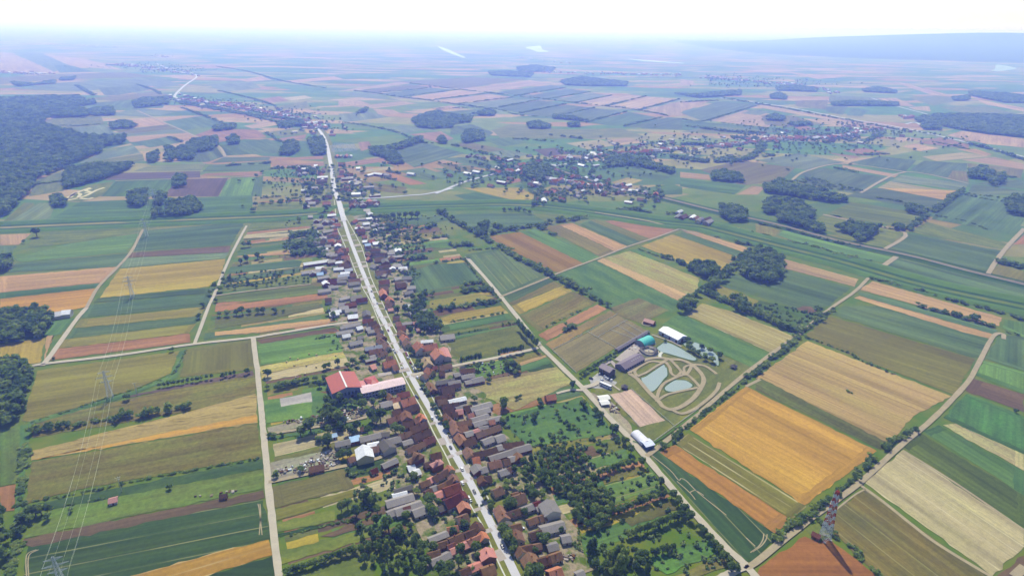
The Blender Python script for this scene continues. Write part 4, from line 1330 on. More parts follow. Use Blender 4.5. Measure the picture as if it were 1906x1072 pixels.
far_village('distant_village', 'small crowded roofs along the white road across the canal', [('T1', 1200, 890, 1900, 830, 50), ('T1', 860, 970, 1200, 930, 20), ('T1', 1150, 1000, 1500, 1050, 20)], 26)
# ------------------------------------------------------------------ special buildings
def gable_thing(name, label, cat, tile, p1, p2, W, key, eave, rise, wall, hip=0.0, extra=None):
    a = gp(tile, *p1, eave + rise); b = gp(tile, *p2, eave + rise); c = (a + b) / 2; d = b - a
    root = empty(name, (c.x, c.y, 0), math.atan2(d.y, d.x)); tag(root, label, cat)
    (wv, wf), (rv, rf) = wall_roof(d.length, W, eave, rise, hip)
    w = mesh_obj('wall', wv, wf, M_wall, root); w.color = (*alb(wall), 1)
    r = mesh_obj('roof', rv, rf, M_sheet, root); r.color = (*alb(ROOF[key][0] if isinstance(key, str) else key), 1)
    if extra: extra(root, r, d.length, W, eave, rise)
    return root
def windows_row(root, L, W, zs, n, side=-1, w=1.4, h=1.2):
    for z in zs:
        for i in range(n):
            o = link_mesh('window', win_me, root, ((i + .5) / n * L - L / 2, side * (W / 2 + .015), z), 0 if side < 0 else math.pi, (w, 1, h))
def hall_extra(root, r, L, W, eave, rise):
    MB().box(-L / 2 - .4, L / 2 + .4, -.7, .7, eave + rise + .1, eave + rise + .45).obj('ridge_skylight', M_frame, r)
    for i in range(6): link_mesh('window', win_me, root, (L / 2 + .02, (i - 2.5) * 3.0, 5.2), math.pi / 2, (1.6, 1, 2.2))
    windows_row(root, L, W, (6.2,), 7, -1, 2.4, 1.4); windows_row(root, L, W, (6.2,), 7, 1, 2.4, 1.4)
    for i in (-1, 1): link_mesh('door', door_me, root, (L / 2 + .02, i * 4.0, 0), math.pi / 2, (2.2, 1, 1.2))
gable_thing('sports_hall', 'big school sports hall with red roof split by a white ridge stripe', 'sports hall', 'h7', (245, 545), (345, 765), 25, (176, 84, 88), 8.5, 3.2, (150, 150, 176), 0, hall_extra)
def school_extra(root, r, L, W, eave, rise):
    windows_row(root, L, W, (1.8, 4.6), 14, -1, 1.8, 1.1); windows_row(root, L, W, (1.8, 4.6), 14, 1, 1.8, 1.1)
    link_mesh('door', door_me, root, (L * .3, -W / 2 - .02, 0), 0, (2, 1, 1.1))
gable_thing('school', 'long two-storey school wing with glaring pale roof beside the street', 'school', 'h7', (540, 780), (1150, 645), 12, (222, 192, 194), 6.5, 1.8, (176, 178, 206), 0, school_extra)  # pinkish sheet roof, its sun glare put into the pale base colour
gable_thing('school', 'red-roofed middle block of the school behind its pale street wing', 'school', 'h7', (640, 680), (780, 640), 19, (180, 88, 94), 6.0, 2.4, (170, 170, 196), 4, lambda root, r, L, W, e, ri: windows_row(root, L, W, (1.8, 4.2), 5, -1))
gable_thing('link_corridor', 'low pinkish roofed corridor joining the sports hall to the school', 'corridor', 'h7', (480, 715), (620, 690), 8, (206, 120, 124), 4.0, 0.8, (170, 170, 196))
def stable_extra(root, r, L, W, e, ri):
    for i in range(5):
        MB().box(-.5, .5, -2.6, -.5, 0, .25).obj('skylight', M_frame, r, (L * (-.02 + .1 * i), 0, e + ri * .62))
    windows_row(root, L, W, (1.8,), 9, -1)
gable_thing('stable', 'long stable with grey-purple roof and five white skylights above the ponds', 'stable', 'i4', (570, 668), (850, 520), 12, 'prp', 3.6, 2.8, (150, 136, 150), 0, stable_extra)
gable_thing('stable', 'very long narrow shed roof edging the fenced paddocks', 'stable', 'i4', (515, 452), (968, 192), 4, (112, 104, 120), 2.8, 0.9, (130, 120, 120), 0, lambda root, r, L, W, e, ri: windows_row(root, L, W, (1.5,), 16, -1, 1.6, 1.2))
gable_thing('clubhouse', 'two-storey grey building beside the car park', 'clubhouse', 'i4', (310, 662), (460, 738), 8.5, 'prp', 6.0, 2.0, (110, 98, 112), 0, lambda root, r, L, W, e, ri: (windows_row(root, L, W, (1.6, 4.4), 6, -1), link_mesh('door', door_me, root, (0, -W / 2 - .02, 0))))
def white_hall_extra(root, r, L, W, e, ri):
    for i in range(3): link_mesh('door', door_me, root, (-L / 2 + 6 + i * 9, -W / 2 - .02, 0), 0, (2.4, 1, 1.5))
    link_mesh('door', door_me, root, (L / 2 + .02, 0, 0), math.pi / 2, (3.6, 1, 1.8))
gable_thing('riding_hall', 'large white hall with gleaming roof next to the mown field', 'hall', 'i4', (1185, 135), (1455, 270), 14, (240, 240, 242), 4.6, 2.4, (206, 206, 220), 0, white_hall_extra)
def arch_hall(name, label, tile, p1, p2, W, H, color, open_end=False, wallc=(150, 150, 160)):
    a = gp(tile, *p1, H); b = gp(tile, *p2, H); c = (a + b) / 2; d = b - a; L = d.length
    root = empty(name, (c.x, c.y, 0), math.atan2(d.y, d.x)); tag(root, label, 'hall')
    n = 16; vs = []; fs = []; base = 1.6
    for x in (-L / 2, L / 2):
        for k in range(n + 1):
            t = math.pi * k / n; vs.append((x, -W / 2 * math.cos(t), base + (H - base) * math.sin(t)))
    fs = [(k, k + 1, n + 2 + k, n + 1 + k) for k in range(n)]
    r = mesh_obj('roof', vs, fs, M_sheet, root); r.color = (*alb(color), 1)
    for k in range(1, 8):
        x = -L / 2 + L * k / 8; rv = []
        for xx in (x - .06, x + .06):
            for q in range(n + 1):
                t = math.pi * q / n; rv.append((xx, -(W / 2 + .05) * math.cos(t), base + (H + .05 - base) * math.sin(t)))
        s = mesh_obj('rib', rv, [(q, q + 1, n + 2 + q, n + 1 + q) for q in range(n)], M_sheet, r); s.color = (*alb(tuple(v * .92 for v in color)), 1)
    mb = MB().box(-L / 2 + .05, L / 2 - .05, -W / 2 + .05, W / 2 - .05, 0, base)
    for x, o in ((-L / 2 + .1, 0), (L / 2 - .1, 1)):
        ev = [(x, -W / 2 * math.cos(math.pi * k / n) * .98, base + (H - base) * .98 * math.sin(math.pi * k / n)) for k in range(n + 1)]
        mb.add(ev, [tuple(range(n + 1))])
    w = mb.obj('wall', M_wall, root); w.color = (*alb(wallc), 1)
    link_mesh('door', door_me, root, (L / 2 + .02, 0, 0), math.pi / 2, (4, 1, 1.8))
    return root
arch_hall('arched_hall', 'turquoise barrel-roofed hall behind the horse walker', 'i4', (850, 335), (1000, 265), 13, 7.0, (84, 196, 186))
arch_hall('arched_hall', 'white barrel-roofed hall beside the gravel lane', 'C3', (315, 35), (398, 112), 9, 4.6, (228, 226, 234))
gable_thing('annex', 'pale blue lean-to annex at the end of the white barrel hall', 'annex', 'C3', (372, 128), (432, 112), 8, (206, 212, 232), 3.6, 0.6, (90, 110, 150))
# horse walker: ring roof on posts
def horse_walker():
    c = gp('i4', 975, 462, 2.5); root = empty('horse_walker', (c.x, c.y, 0)); tag(root, 'round dark horse walker with ring roof between turquoise hall and pond', 'horse walker')
    n = 28; R1, R2 = 9.2, 5.6
    ring = [(R * math.cos(2 * math.pi * k / n), R * math.sin(2 * math.pi * k / n), z) for R, z in ((R1, 2.5), ((R1 + R2) / 2, 3.1), (R2, 2.5)) for k in range(n)]
    r = mesh_obj('ring_roof', ring, [(j * n + k, j * n + (k + 1) % n, (j + 1) * n + (k + 1) % n, (j + 1) * n + k) for j in range(2) for k in range(n)], M_sheet, root); r.color = (*alb((60, 56, 66)), 1)
    for k in range(0, n, 4): MB().box(-.08, .08, -.08, .08, 0, 2.5).obj('post', M_wood, root, (8.9 * math.cos(2 * math.pi * k / n), 8.9 * math.sin(2 * math.pi * k / n), 0))
    hub = MB().cone((0, 0), .4, .3, 0, 3.2, 10)
    for k in range(6): hub.bar((0, 0, 3.0), (5.6 * math.cos(k * math.pi / 3), 5.6 * math.sin(k * math.pi / 3), 2.7), .07)
    hub.obj('hub_arms', M_frame, root)
    mb = MB().cone((0, 0), 10.4, 10.4, .3, .5, 32); mb.obj('paved_ring', M_lane, root)
horse_walker()
def canopy(label, tile, x, y, L, W, ang, H=3.2):
    c = gp(tile, x, y, H); root = empty('market_tent', (c.x, c.y, 0), ang); tag(root, label, 'tent', 'white tents on the gravel yard')
    (wv, wf), (rv, rf) = wall_roof(L, W, H - .6, .9, 0, .2, .06)
    r = mesh_obj('roof', rv, rf, M_frame, root)
    for sx in (-1, 1):
        for sy in (-1, 1): MB().box(-.06, .06, -.06, .06, 0, H - .5).obj('pole', M_frame, root, (sx * L * .46, sy * W * .46, 0))
canopy('white tent on the gravel yard, farther from the white barrel hall', 'i5', 640, 445, 10, 7, .25)
canopy('white tent on the gravel yard, nearer to the white barrel hall', 'i5', 650, 515, 8, 6.5, .25)
def gazebo():
    c = gp('i5', 935, 300, 2); root = empty('gazebo', (c.x, c.y, 0)); tag(root, 'small dark gazebo with pointed roof at the corner of the sand arena', 'gazebo')
    r = MB().cone((0, 0), 3.4, .1, 2.4, 4.6, 8).obj('roof', M_sheet, root); r.color = (*alb((88, 82, 92)), 1)
    for k in range(8): MB().box(-.1, .1, -.1, .1, 0, 2.45).obj('post', M_wood, root, (2.7 * math.cos(k * math.pi / 4), 2.7 * math.sin(k * math.pi / 4), 0))
    MB().cone((0, 0), 2.9, 2.9, 0.2, .45, 12).obj('floor', M_wood, root)
gazebo()
def gazebo2():
    c = gp('B3', 1012, 425, 2); root = empty('gazebo', (c.x, c.y, 0)); tag(root, 'lone dark pavilion on the grass at the right end of the pond lawn', 'gazebo')
    r = MB().cone((0, 0), 4.2, .2, 2.2, 4.4, 4).obj('roof', M_sheet, root); r.color = (*alb((84, 80, 96)), 1)
    for k in range(4): MB().box(-.1, .1, -.1, .1, 0, 2.3).obj('post', M_wood, root, (3.2 * math.cos(k * math.pi / 2), 3.2 * math.sin(k * math.pi / 2), 0))
gazebo2()

# ------------------------------------------------------------------ labels for the village buildings
def ordinal(n):
    return '%d%s' % (n, 'th' if 10 <= n % 100 <= 20 else {1: 'st', 2: 'nd', 3: 'rd'}.get(n % 10, 'th'))
def side_of(c):
    p = min(near, key=lambda q: (q - c).length); i = near.index(p); d = near[min(i + 1, len(near) - 1)] - near[max(i - 1, 0)]
    dist = (p - c).length
    return ('right' if (c - p).cross(d).z > 0 else 'left'), dist
order = {}
for b in sorted(BUILT, key=lambda b: b[3].length):
    root, name, key, c, L, W = b
    sd, dist = side_of(c)
    look = ROOF[key][1]; size = 'long' if L > 22 else ('small' if L < 9 else 'mid-sized')
    zone = ('on the %s side of the main street' % sd) if (dist < 130 and c.y < 1500) else ('in the far part of the main street' if c.x < 150 and c.y > 1400 else 'in the village across the canal' if c.x > 50 and c.y > 900 else 'standing away from the street')
    k = (size, look, name, zone); order[k] = order.get(k, 0) + 1
    root['label'] = '%s %s-roofed %s %s, %s nearest' % (size, look, name, zone, ordinal(order[k]))
    root['category'] = 'house' if name == 'house' else 'shed'
    root['group'] = 'village houses' if name == 'house' else 'barns and sheds behind the houses'
# ------------------------------------------------------------------ trees
def leaf_mat(name='leaves', k=1.0):
    m, n, l, b = new_mat(name, 0.85, 0.12)
    info = n.new('ShaderNodeObjectInfo'); tc = n.new('ShaderNodeTexCoord').outputs['Object']
    c = ramp(n, l, info.outputs['Random'], [(0.0, (0.046, 0.076, 0.020)), (0.35, (0.066, 0.100, 0.024)), (0.7, (0.094, 0.130, 0.028)), (1.0, (0.130, 0.158, 0.036))])
    f = noise(n, l, tc, 0.9, 3.0)
    c = mul(n, l, c, ramp(n, l, f, [(0.3, grey(0.7 * k)), (0.7, grey(1.35 * k))]))
    l.new(c, b.inputs['Base Color'])
    tr = n.new('ShaderNodeBsdfTranslucent'); mx = n.new('ShaderNodeMixShader'); mx.inputs[0].default_value = 0.38   # backlit leaves let light through
    y = n.new('ShaderNodeMix'); y.data_type = 'RGBA'; y.blend_type = 'MULTIPLY'; y.inputs[0].default_value = 1.0; l.new(c, y.inputs[6]); y.inputs[7].default_value = (1.7, 1.9, 1.0, 1)
    l.new(y.outputs[2], tr.inputs['Color']); l.new(b.outputs[0], mx.inputs[1]); l.new(tr.outputs[0], mx.inputs[2])
    l.new(mx.outputs[0], n['Material Output'].inputs['Surface'])
    return m
M_leaf = leaf_mat('leaves', 1.2); M_wood_leaf = leaf_mat('woodland_leaves', 1.3)
def low_mat():
    m, n, l, b = new_mat('garden_leaves', 0.9, 0.1); info = n.new('ShaderNodeObjectInfo')
    l.new(ramp(n, l, info.outputs['Random'], [(0.0, (0.05, 0.09, 0.03)), (0.5, (0.09, 0.14, 0.045)), (1.0, (0.15, 0.19, 0.07))]), b.inputs['Base Color'])
    return m
M_low = low_mat()
M_bark = simple_mat('bark', (96, 82, 70), 0.95, 0.1, 0.25, 1.0)
def crown_arrays(seed, H, R, kind, lobes, quads, qs):
    """leaf clumps spread over several lobes; returns verts, faces (unit: metres, origin at ground)"""
    g = np.random.default_rng(seed); V = []; Fc = []
    if kind == 'round':
        cs = []
        for k in range(lobes):
            a = g.uniform(0, 6.283); rr = R * 0.62 * math.sqrt(g.uniform(0, 1)); z = H * g.uniform(0.42, 0.80)
            cs.append((rr * math.cos(a), rr * math.sin(a), z, R * g.uniform(0.36, 0.58)))
        cs.append((0, 0, H * 0.72, R * 0.6))
    elif kind == 'poplar':
        cs = [(g.normal(0, R * .12), g.normal(0, R * .12), H * (0.16 + 0.8 * k / lobes), R * (1.0 - 0.6 * abs(k / lobes - .35))) for k in range(lobes)]
    elif kind == 'conifer':
        cs = [(0, 0, H * (0.12 + 0.84 * k / lobes), R * (1.0 - 0.9 * k / lobes)) for k in range(lobes)]
    else:
        cs = [(g.normal(0, R * .4), g.normal(0, R * .4), H * g.uniform(.35, .7), R * g.uniform(.45, .65)) for k in range(lobes)]
    for (cx, cy, cz, r) in cs:
        zs = 0.8 if kind == 'round' else (1.3 if kind == 'poplar' else 0.9)
        # dark inner body
        b = len(V)
        for (x, y, z) in ((1, 0, 0), (-1, 0, 0), (0, 1, 0), (0, -1, 0), (0, 0, 1), (0, 0, -1)):
            V.append((cx + x * r * .72, cy + y * r * .72, max(0.3, cz + z * r * .72 * zs)))
        Fc += [(b + i, b + j, b + k) for i, j, k in ((0, 2, 4), (2, 1, 4), (1, 3, 4), (3, 0, 4), (2, 0, 5), (1, 2, 5), (3, 1, 5), (0, 3, 5))]
        for q in range(quads):
            d = g.normal(0, 1, 3); d /= np.linalg.norm(d)
            if d[2] < -0.55: d[2] *= -1
            p = np.array((cx, cy, cz)) + d * r * np.array((1, 1, zs)) * g.uniform(0.8, 1.08)
            nrm = d + g.normal(0, 0.45, 3); nrm /= np.linalg.norm(nrm)
            u = np.cross(nrm, g.normal(0, 1, 3)); u /= np.linalg.norm(u); w = np.cross(nrm, u)
            s = qs * r * g.uniform(.7, 1.25); b = len(V)
            for a_, b_ in ((-1, -.7), (.9, -.8), (1, .8), (-.8, .9)):
                pp = p + u * s * a_ + w * s * b_; V.append((pp[0], pp[1], max(0.15, pp[2])))
            Fc.append((b, b + 1, b + 2, b + 3))
    return V, Fc
def trunk_mb(H, r, top):
    mb = MB().cone((0, 0), r, r * .55, 0, H * top, 6)
    for k in range(3):
        a = k * 2.1 + .4; mb.bar((0, 0, H * top * .7), (math.cos(a) * H * .16, math.sin(a) * H * .16, H * top * 1.25), r * .35)
    return mb
PROTO = {}
def protos(kind, n, H, R, lobes, quads, qs, seed):
    out = []
    for i in range(n):
        V, Fc = crown_arrays(seed + i, H, R, kind, lobes, quads, qs)
        me = bpy.data.meshes.new('crown'); me.from_pydata(V, [], Fc); me.update(); me.materials.append(M_leaf)
        tm = trunk_mb(H, R * .09 + .06, .45 if kind == 'round' else .2).mesh('trunk', M_bark)
        out.append((me, tm))
    PROTO[kind] = (out, H, R)
protos('round', 8, 10.0, 4.5, 8, 30, 0.34, 100)
protos('poplar', 3, 18.0, 2.6, 8, 26, 0.36, 200)
protos('conifer', 3, 12.0, 2.4, 8, 22, 0.42, 300)
protos('bush', 4, 3.0, 2.0, 5, 22, 0.38, 400)
TREES = []
rt = random.Random(77)
def tree(p, kind, H, R, zone, look=None):
    TREES.append((kind, p.copy(), H, R, zone))
def make_tree(p, kind, H, R):
    out, h0, r0 = PROTO[kind]; i = rt.randrange(len(out))
    root = empty('tree' if kind != 'bush' else 'bush', (p.x, p.y, 0), rt.uniform(0, 6.28))
    R *= 0.82
    sc = (R / r0 * rt.uniform(.9, 1.1), R / r0 * rt.uniform(.9, 1.1), H / h0 * rt.uniform(.92, 1.08))
    root.scale = sc
    link_mesh('crown', out[i][0], root)
    if kind != 'bush': link_mesh('trunk', out[i][1], root)
    return root
def T1_(tile, x, y, kind, H, R, zone):
    tree(gp(tile, x, y, H * .5), kind, H, R, zone)
def row(tile, x1, y1, x2, y2, n, kind, H, R, zone, jit=3):
    for i in range(n):
        t = (i + .5) / n
        T1_(tile, x1 + (x2 - x1) * t + rt.uniform(-jit, jit), y1 + (y2 - y1) * t + rt.uniform(-jit, jit), kind, H * rt.uniform(.85, 1.15), R * rt.uniform(.85, 1.15), zone)
def lst(tile, kind, zone, text):
    for q in text.split():
        v = [float(t) for t in q.split(',')]
        T1_(tile, v[0], v[1], kind, v[2] * 1.9 if kind == 'round' else v[2] * 5, v[2], zone)
def inside(p, P):
    c = False; j = len(P) - 1
    for i in range(len(P)):
        if (P[i].y > p.y) != (P[j].y > p.y) and p.x < (P[j].x - P[i].x) * (p.y - P[i].y) / (P[j].y - P[i].y) + P[i].x: c = not c
        j = i
    return c
def scatter(P, n, gap, r, tries=40):
    out = []; x0 = min(p.x for p in P); x1 = max(p.x for p in P); y0 = min(p.y for p in P); y1 = max(p.y for p in P)
    cell = {}
    for _ in range(n * tries):
        if len(out) >= n: break
        q = Vector((r.uniform(x0, x1), r.uniform(y0, y1), 0))
        if not inside(q, P): continue
        k = (int(q.x // gap), int(q.y // gap))
        if any((q - o).length < gap for a in (-1, 0, 1) for b in (-1, 0, 1) for o in cell.get((k[0] + a, k[1] + b), ())): continue
        cell.setdefault(k, []).append(q); out.append(q)
    return out
def grove(tile, text, n, kind, H, R, zone, gap=4.0):
    for q in scatter(pts(tile, text), n, gap, rt):
        tree(q, kind, H * rt.uniform(.75, 1.25), R * rt.uniform(.8, 1.25), zone)
Z = 'in the row along the dark strip by the left lane'
row('B0', 1115, 562, 1515, 497, 12, 'round', 5.5, 2.0, Z); row('B0', 1560, 492, 1675, 472, 4, 'round', 5.5, 2.0, Z); row('B0', 1735, 462, 1775, 455, 2, 'round', 6, 2.2, Z)
Z = 'in the conifer screen between football field and gravel lane'
row('B2', 622, 125, 762, 275, 15, 'conifer', 13, 2.4, Z)
Z = 'in the conifer rows along the near side of the football field'
row('B2', 215, 388, 372, 358, 9, 'conifer', 9.5, 1.7, Z); row('B2', 482, 335, 668, 298, 12, 'conifer', 9.5, 1.7, Z)
Z = 'on the bank of the fish pond beside the white hall'
lst('B3', 'round', Z, '690,235,3.4 700,265,3.6 698,292,3.6 728,312,3.6 764,332,3.4 810,360,3.8 855,376,3.8 788,288,3.4 848,310,3.8 912,346,4.2 526,245,2.2')
Z = 'in the clipped row between paddock and clubhouse'
row('B2', 1060, 490, 1330, 325, 15, 'round', 5, 2.2, Z)
Z = 'in the low row in front of the long narrow shed'
row('B2', 1340, 300, 1560, 192, 10, 'round', 3.6, 1.6, Z)
Z = 'beside the gravel lane past the sports ground'
lst('B2', 'round', Z, '1012,555,4.2 1090,690,4.4 1175,742,4 1205,778,4.6 1300,868,5.4 1390,955,4 1430,1012,4.5')
lst('C2', 'round', Z, '1508,258,4.4 1640,395,4 1720,495,4 1765,545,4 1800,590,4.2 1840,640,4.2')
lst('C3', 'round', Z, '770,725,3 805,750,3.4 850,800,3.6 875,840,3.6 905,870,3.6 950,930,3.6 985,965,3.8 1000,1010,4 1040,1010,3')
Z = 'in the gardens behind the left-hand houses at the bottom'
lst('C1', 'round', Z, '1050,505,5.5 1085,480,4.5 1130,520,4.5 1000,605,5.2 940,560,5 895,575,4.5 1230,705,6 1310,745,4.6 1360,640,3.6 1150,595,3.6 1145,670,3.6 1010,725,3 1035,715,2.4 1385,715,3 1410,360,3.4')
lst('h1', 'round', Z, '140,90,4.6 195,160,4.4 640,345,3.6 570,680,4.8 800,645,4.4 830,790,3.4 560,850,5 300,950,5.5 430,930,4.5 60,660,4.4 200,640,4 90,840,4.4 480,430,3.4 760,980,2.4 20,960,5 380,1030,5')
lst('h3', 'round', Z, '840,770,5.6 880,930,5 600,410,3.4 640,640,3 490,980,3.6 960,800,4')
Z = 'in the orchard row at the lower left'
row('C1', 490, 1045, 1010, 872, 22, 'round', 5.5, 2.5, Z)
Z = 'in the young orchard beside the lower-left houses'
grove('C1', '1030,900 1080,800 1260,800 1450,790 1480,960 1380,1071 1160,1071 1040,960', 34, 'round', 7, 2.9, Z, 3.6)
Z = 'in the school park'
lst('h5', 'round', Z, '60,190,5 150,230,5 240,150,5.5 330,210,4 410,210,3.6 560,230,6 720,220,4 450,230,3.4 540,140,4 860,110,5 60,280,4.6')
lst('B1', 'round', Z, '740,550,3.8 715,510,3 780,515,3.8 630,525,3 655,520,3 570,535,2.6')
Z = 'around the scrap yard left of the street'
lst('h5', 'round', Z, '700,400,6.5 820,400,6.8 760,460,5.5 70,410,6.8 150,400,5.5 1030,580,5.4 1110,600,4.2 250,560,4.5 480,540,5 380,600,5 640,620,4.5 80,600,5 60,760,5.5 290,480,4.5 430,640,4')
lst('i6', 'round', Z, '740,240,7 600,330,5 990,470,6 870,430,3 1010,80,7 1150,130,6.5 160,380,2.2 200,380,2.2 240,380,2.2 340,370,2 250,940,3 600,860,3 1200,640,4.5 1140,680,3.5 1300,630,3.5 1270,880,2.6')
Z = 'in the gardens left of the street near the school'
lst('B1', 'round', Z, '370,470,5 840,60,5 805,40,4 965,55,3.2 870,395,3.8 780,430,3.4 810,420,3 975,385,4 935,420,3.6 1010,410,3.4 1060,360,3.6 1040,370,3 445,570,3.2 480,560,3.4 515,550,3.4 550,545,3 590,535,3 370,570,2.8 425,30,3.8 485,35,2 1160,385,3 840,250,1.8 870,280,1.4')
Z = 'along the right-hand verge of the main street'
lst('h6', 'round', Z, '45,210,2.6 60,215,2.4 100,270,2.6 130,315,2.6 200,492,2.8 235,545,2.8 262,612,2.6 312,690,2.8 375,770,3.6 380,800,3.2')
lst('h1', 'round', Z, '1190,375,4.2 1230,440,4.8 1260,510,5 1290,560,4.2 1345,605,4.4 1010,80,3 1330,690,3.4')
lst('h8', 'round', Z, '190,480,4.5 230,500,4 300,640,4 270,700,4 345,700,3.4 370,980,2.4 400,1010,2.4')
Z = 'in the gardens behind the right-hand houses'
lst('h4', 'round', Z, '800,910,5 830,860,5 490,770,4 800,600,3 890,620,3.8 780,670,3 1140,700,4 1180,760,4.4 1280,760,4.2 560,900,3 1070,660,3')
lst('B2', 'round', Z, '530,680,5.5 525,705,5 310,655,3.4 780,670,3.6 790,690,3 345,425,4.5 560,415,5 590,420,5.5 625,445,4.4 610,470,3 540,400,4.5 440,405,3 420,490,3 420,525,2.8 640,640,2 615,650,2 745,790,4 735,780,3 900,745,2.4 985,850,2.6 1018,850,2.4 790,955,3.4 875,930,3.2 515,810,3')
lst('h2', 'round', Z, '500,70,4.6 570,40,4.2 560,190,2.6 730,160,3.4 1040,520,4 1010,560,4 940,510,3.6 880,700,3.2 1260,420,3 810,930,4 860,980,4.2 940,970,4.4 800,1030,4.5 960,1040,4')
Z = 'in the thicket behind the lower right-hand houses'
grove('C2', '590,330 760,225 900,190 1080,230 1100,300 960,330 900,420 700,430', 26, 'round', 7.5, 3.2, Z, 5.5)
grove('C2', '830,440 960,400 1150,380 1200,430 1290,540 1310,640 1200,760 1060,760 1010,640 980,520', 40, 'round', 7.5, 3.3, Z, 5.0)
Z = 'in the hedge rows between plots beside the thicket'
row('C2', 1180, 345, 1450, 255, 8, 'round', 6.5, 2.8, Z); row('C2', 1300, 615, 1680, 480, 15, 'round', 7, 2.8, Z); row('C2', 1400, 775, 1810, 625, 15, 'round', 7, 3.0, Z)
row('C2', 1450, 930, 1745, 865, 8, 'round', 6.5, 2.9, Z)
Z = 'in the tall clump at the bottom right of the village'
lst('C2', 'poplar', Z, '1330,930,3.6 1370,960,3.8 1350,1000,3.6 1140,870,2.8 1165,840,2.6')
grove('C2', '1150,1000 1290,960 1450,960 1570,1071 1160,1080', 14, 'round', 8, 3.6, Z, 5)
Z = 'standing singly among the left-hand fields'
lst('B0', 'round', Z, '1218,308,2.6 905,640,3.6 380,372,1.8'); lst('C0', 'round', Z, '200,610,4.6 240,600,4.6 285,605,4.2 330,595,3.8 215,660,3 330,650,3 140,665,3.6 135,750,3.4 1205,435,2.4 500,600,2')
lst('A0', 'round', Z, '253,312,8 168,380,3 1520,690,4.5 1555,715,4.5 1490,740,4 1440,830,3.4 1410,910,3.4 1530,795,3')
Z = 'in the long narrow left-hand gardens past the cross lane'
lst('A1', 'round', Z, '30,895,3.5 90,890,4 150,880,4.4 190,870,5.4 240,875,3.6 300,870,4 340,865,4.4 180,520,5 225,500,5.5 300,480,5.5 330,500,4 200,400,5 240,395,5 500,425,4.5 100,640,3.4 60,650,3.4 595,225,5 760,210,6 290,115,5 275,155,5.5 640,130,6 790,140,5')
Z = 'in the wooded gardens right of the street'
lst('i1', 'round', Z, '1330,390,7 1400,330,6.5 1450,290,5 1280,330,5 1440,370,5 1060,510,5.5 1170,490,5.5 1230,520,5 1380,620,5 1470,690,5.5 1540,750,6 1600,740,6 1680,760,5 1240,790,5 1440,780,5 1560,640,4 1060,290,4.6 1680,480,3.5 1820,480,3.5 1550,290,3')
grove('A1', '1090,330 1250,270 1440,300 1450,400 1300,450 1130,420', 24, 'round', 8, 4.0, Z, 6)
row('A1', 1240, 195, 1460, 185, 5, 'round', 11, 6, 'in the tall row by the canal, right of the street', 4)
print('trees', len(TREES))

# ---- wood, hedgerow and thicket masses (nobody could count them): instanced leaf clumps
stuff_col = {}
def lib(kind):
    if kind not in stuff_col:
        c = bpy.data.collections.new('lib_' + kind); stuff_col[kind] = c
        H, R, n = dict(wood=(11, 5.0, 6), hedge=(4.5, 2.6, 5), low=(1.4, 1.3, 3))[kind]
        for i in range(n):
            V, Fc = crown_arrays(900 + i + len(kind), H, R, 'round' if kind == 'wood' else 'bush', 6 if kind == 'wood' else 4, 16, .42)
            me = bpy.data.meshes.new('leaf_mass'); me.from_pydata(V, [], Fc); me.update(); me.materials.append(M_low if kind == 'low' else M_wood_leaf)
            c.objects.link(bpy.data.objects.new('leaf_mass', me))
    return stuff_col[kind]
def gn_group(kind):
    key = 'scatter_' + kind
    if key in bpy.data.node_groups: return bpy.data.node_groups[key]
    g = bpy.data.node_groups.new(key, 'GeometryNodeTree')
    g.interface.new_socket('Geometry', in_out='INPUT', socket_type='NodeSocketGeometry'); g.interface.new_socket('Geometry', in_out='OUTPUT', socket_type='NodeSocketGeometry')
    n = g.nodes; l = g.links
    i = n.new('NodeGroupInput'); o = n.new('NodeGroupOutput'); ip = n.new('GeometryNodeInstanceOnPoints')
    ci = n.new('GeometryNodeCollectionInfo'); ci.inputs[0].default_value = lib(kind); ci.inputs[1].default_value = True; ci.inputs[2].default_value = True
    l.new(i.outputs[0], ip.inputs['Points']); l.new(ci.outputs[0], ip.inputs['Instance']); ip.inputs['Pick Instance'].default_value = True
    rz = n.new('FunctionNodeRandomValue'); rz.data_type = 'FLOAT'; rz.inputs[3].default_value = 6.28; rz.inputs['Seed'].default_value = 3
    cx = n.new('ShaderNodeCombineXYZ'); l.new(rz.outputs[1], cx.inputs[2]); l.new(cx.outputs[0], ip.inputs['Rotation'])
    at = n.new('GeometryNodeInputNamedAttribute'); at.data_type = 'FLOAT_VECTOR'; at.inputs[0].default_value = 'sz'
    l.new(at.outputs[0], ip.inputs['Scale']); l.new(ip.outputs[0], o.inputs[0])
    return g
def mass(name, label, cat, P, sizes, kind):
    me = bpy.data.meshes.new(name); me.from_pydata([(p.x, p.y, 0) for p in P], [], []); me.update()
    a = me.attributes.new('sz', 'FLOAT_VECTOR', 'POINT'); a.data.foreach_set('vector', [v for s in sizes for v in (s[0], s[0], s[1])])
    o = bpy.data.objects.new(name, me); COL.objects.link(o)
    md = o.modifiers.new('scatter', 'NODES'); md.node_group = gn_group(kind)
    tag(o, label, cat, kind='stuff'); return o
rw = random.Random(31)
TOT = [0]
def wood(label, tile, text, gap=6.0, H=11.0, name='woodland', maxn=9000):
    P = pts(tile, text); area = abs(sum(P[i].x * P[(i + 1) % len(P)].y - P[(i + 1) % len(P)].x * P[i].y for i in range(len(P)))) / 2
    n = min(maxn, int(area / (gap * gap) * .8) + 3); g = max(gap * .72, math.sqrt(area / n) * .62)
    Q = scatter(P, n, g, rw, 8); TOT[0] += len(Q)
    s = max(gap, math.sqrt(area / max(1, n))) / 6.0
    mass(name, label, 'woodland', Q, [(s * rw.uniform(.85, 1.3), H / 11 * rw.uniform(.75, 1.2)) for _ in Q], 'wood')
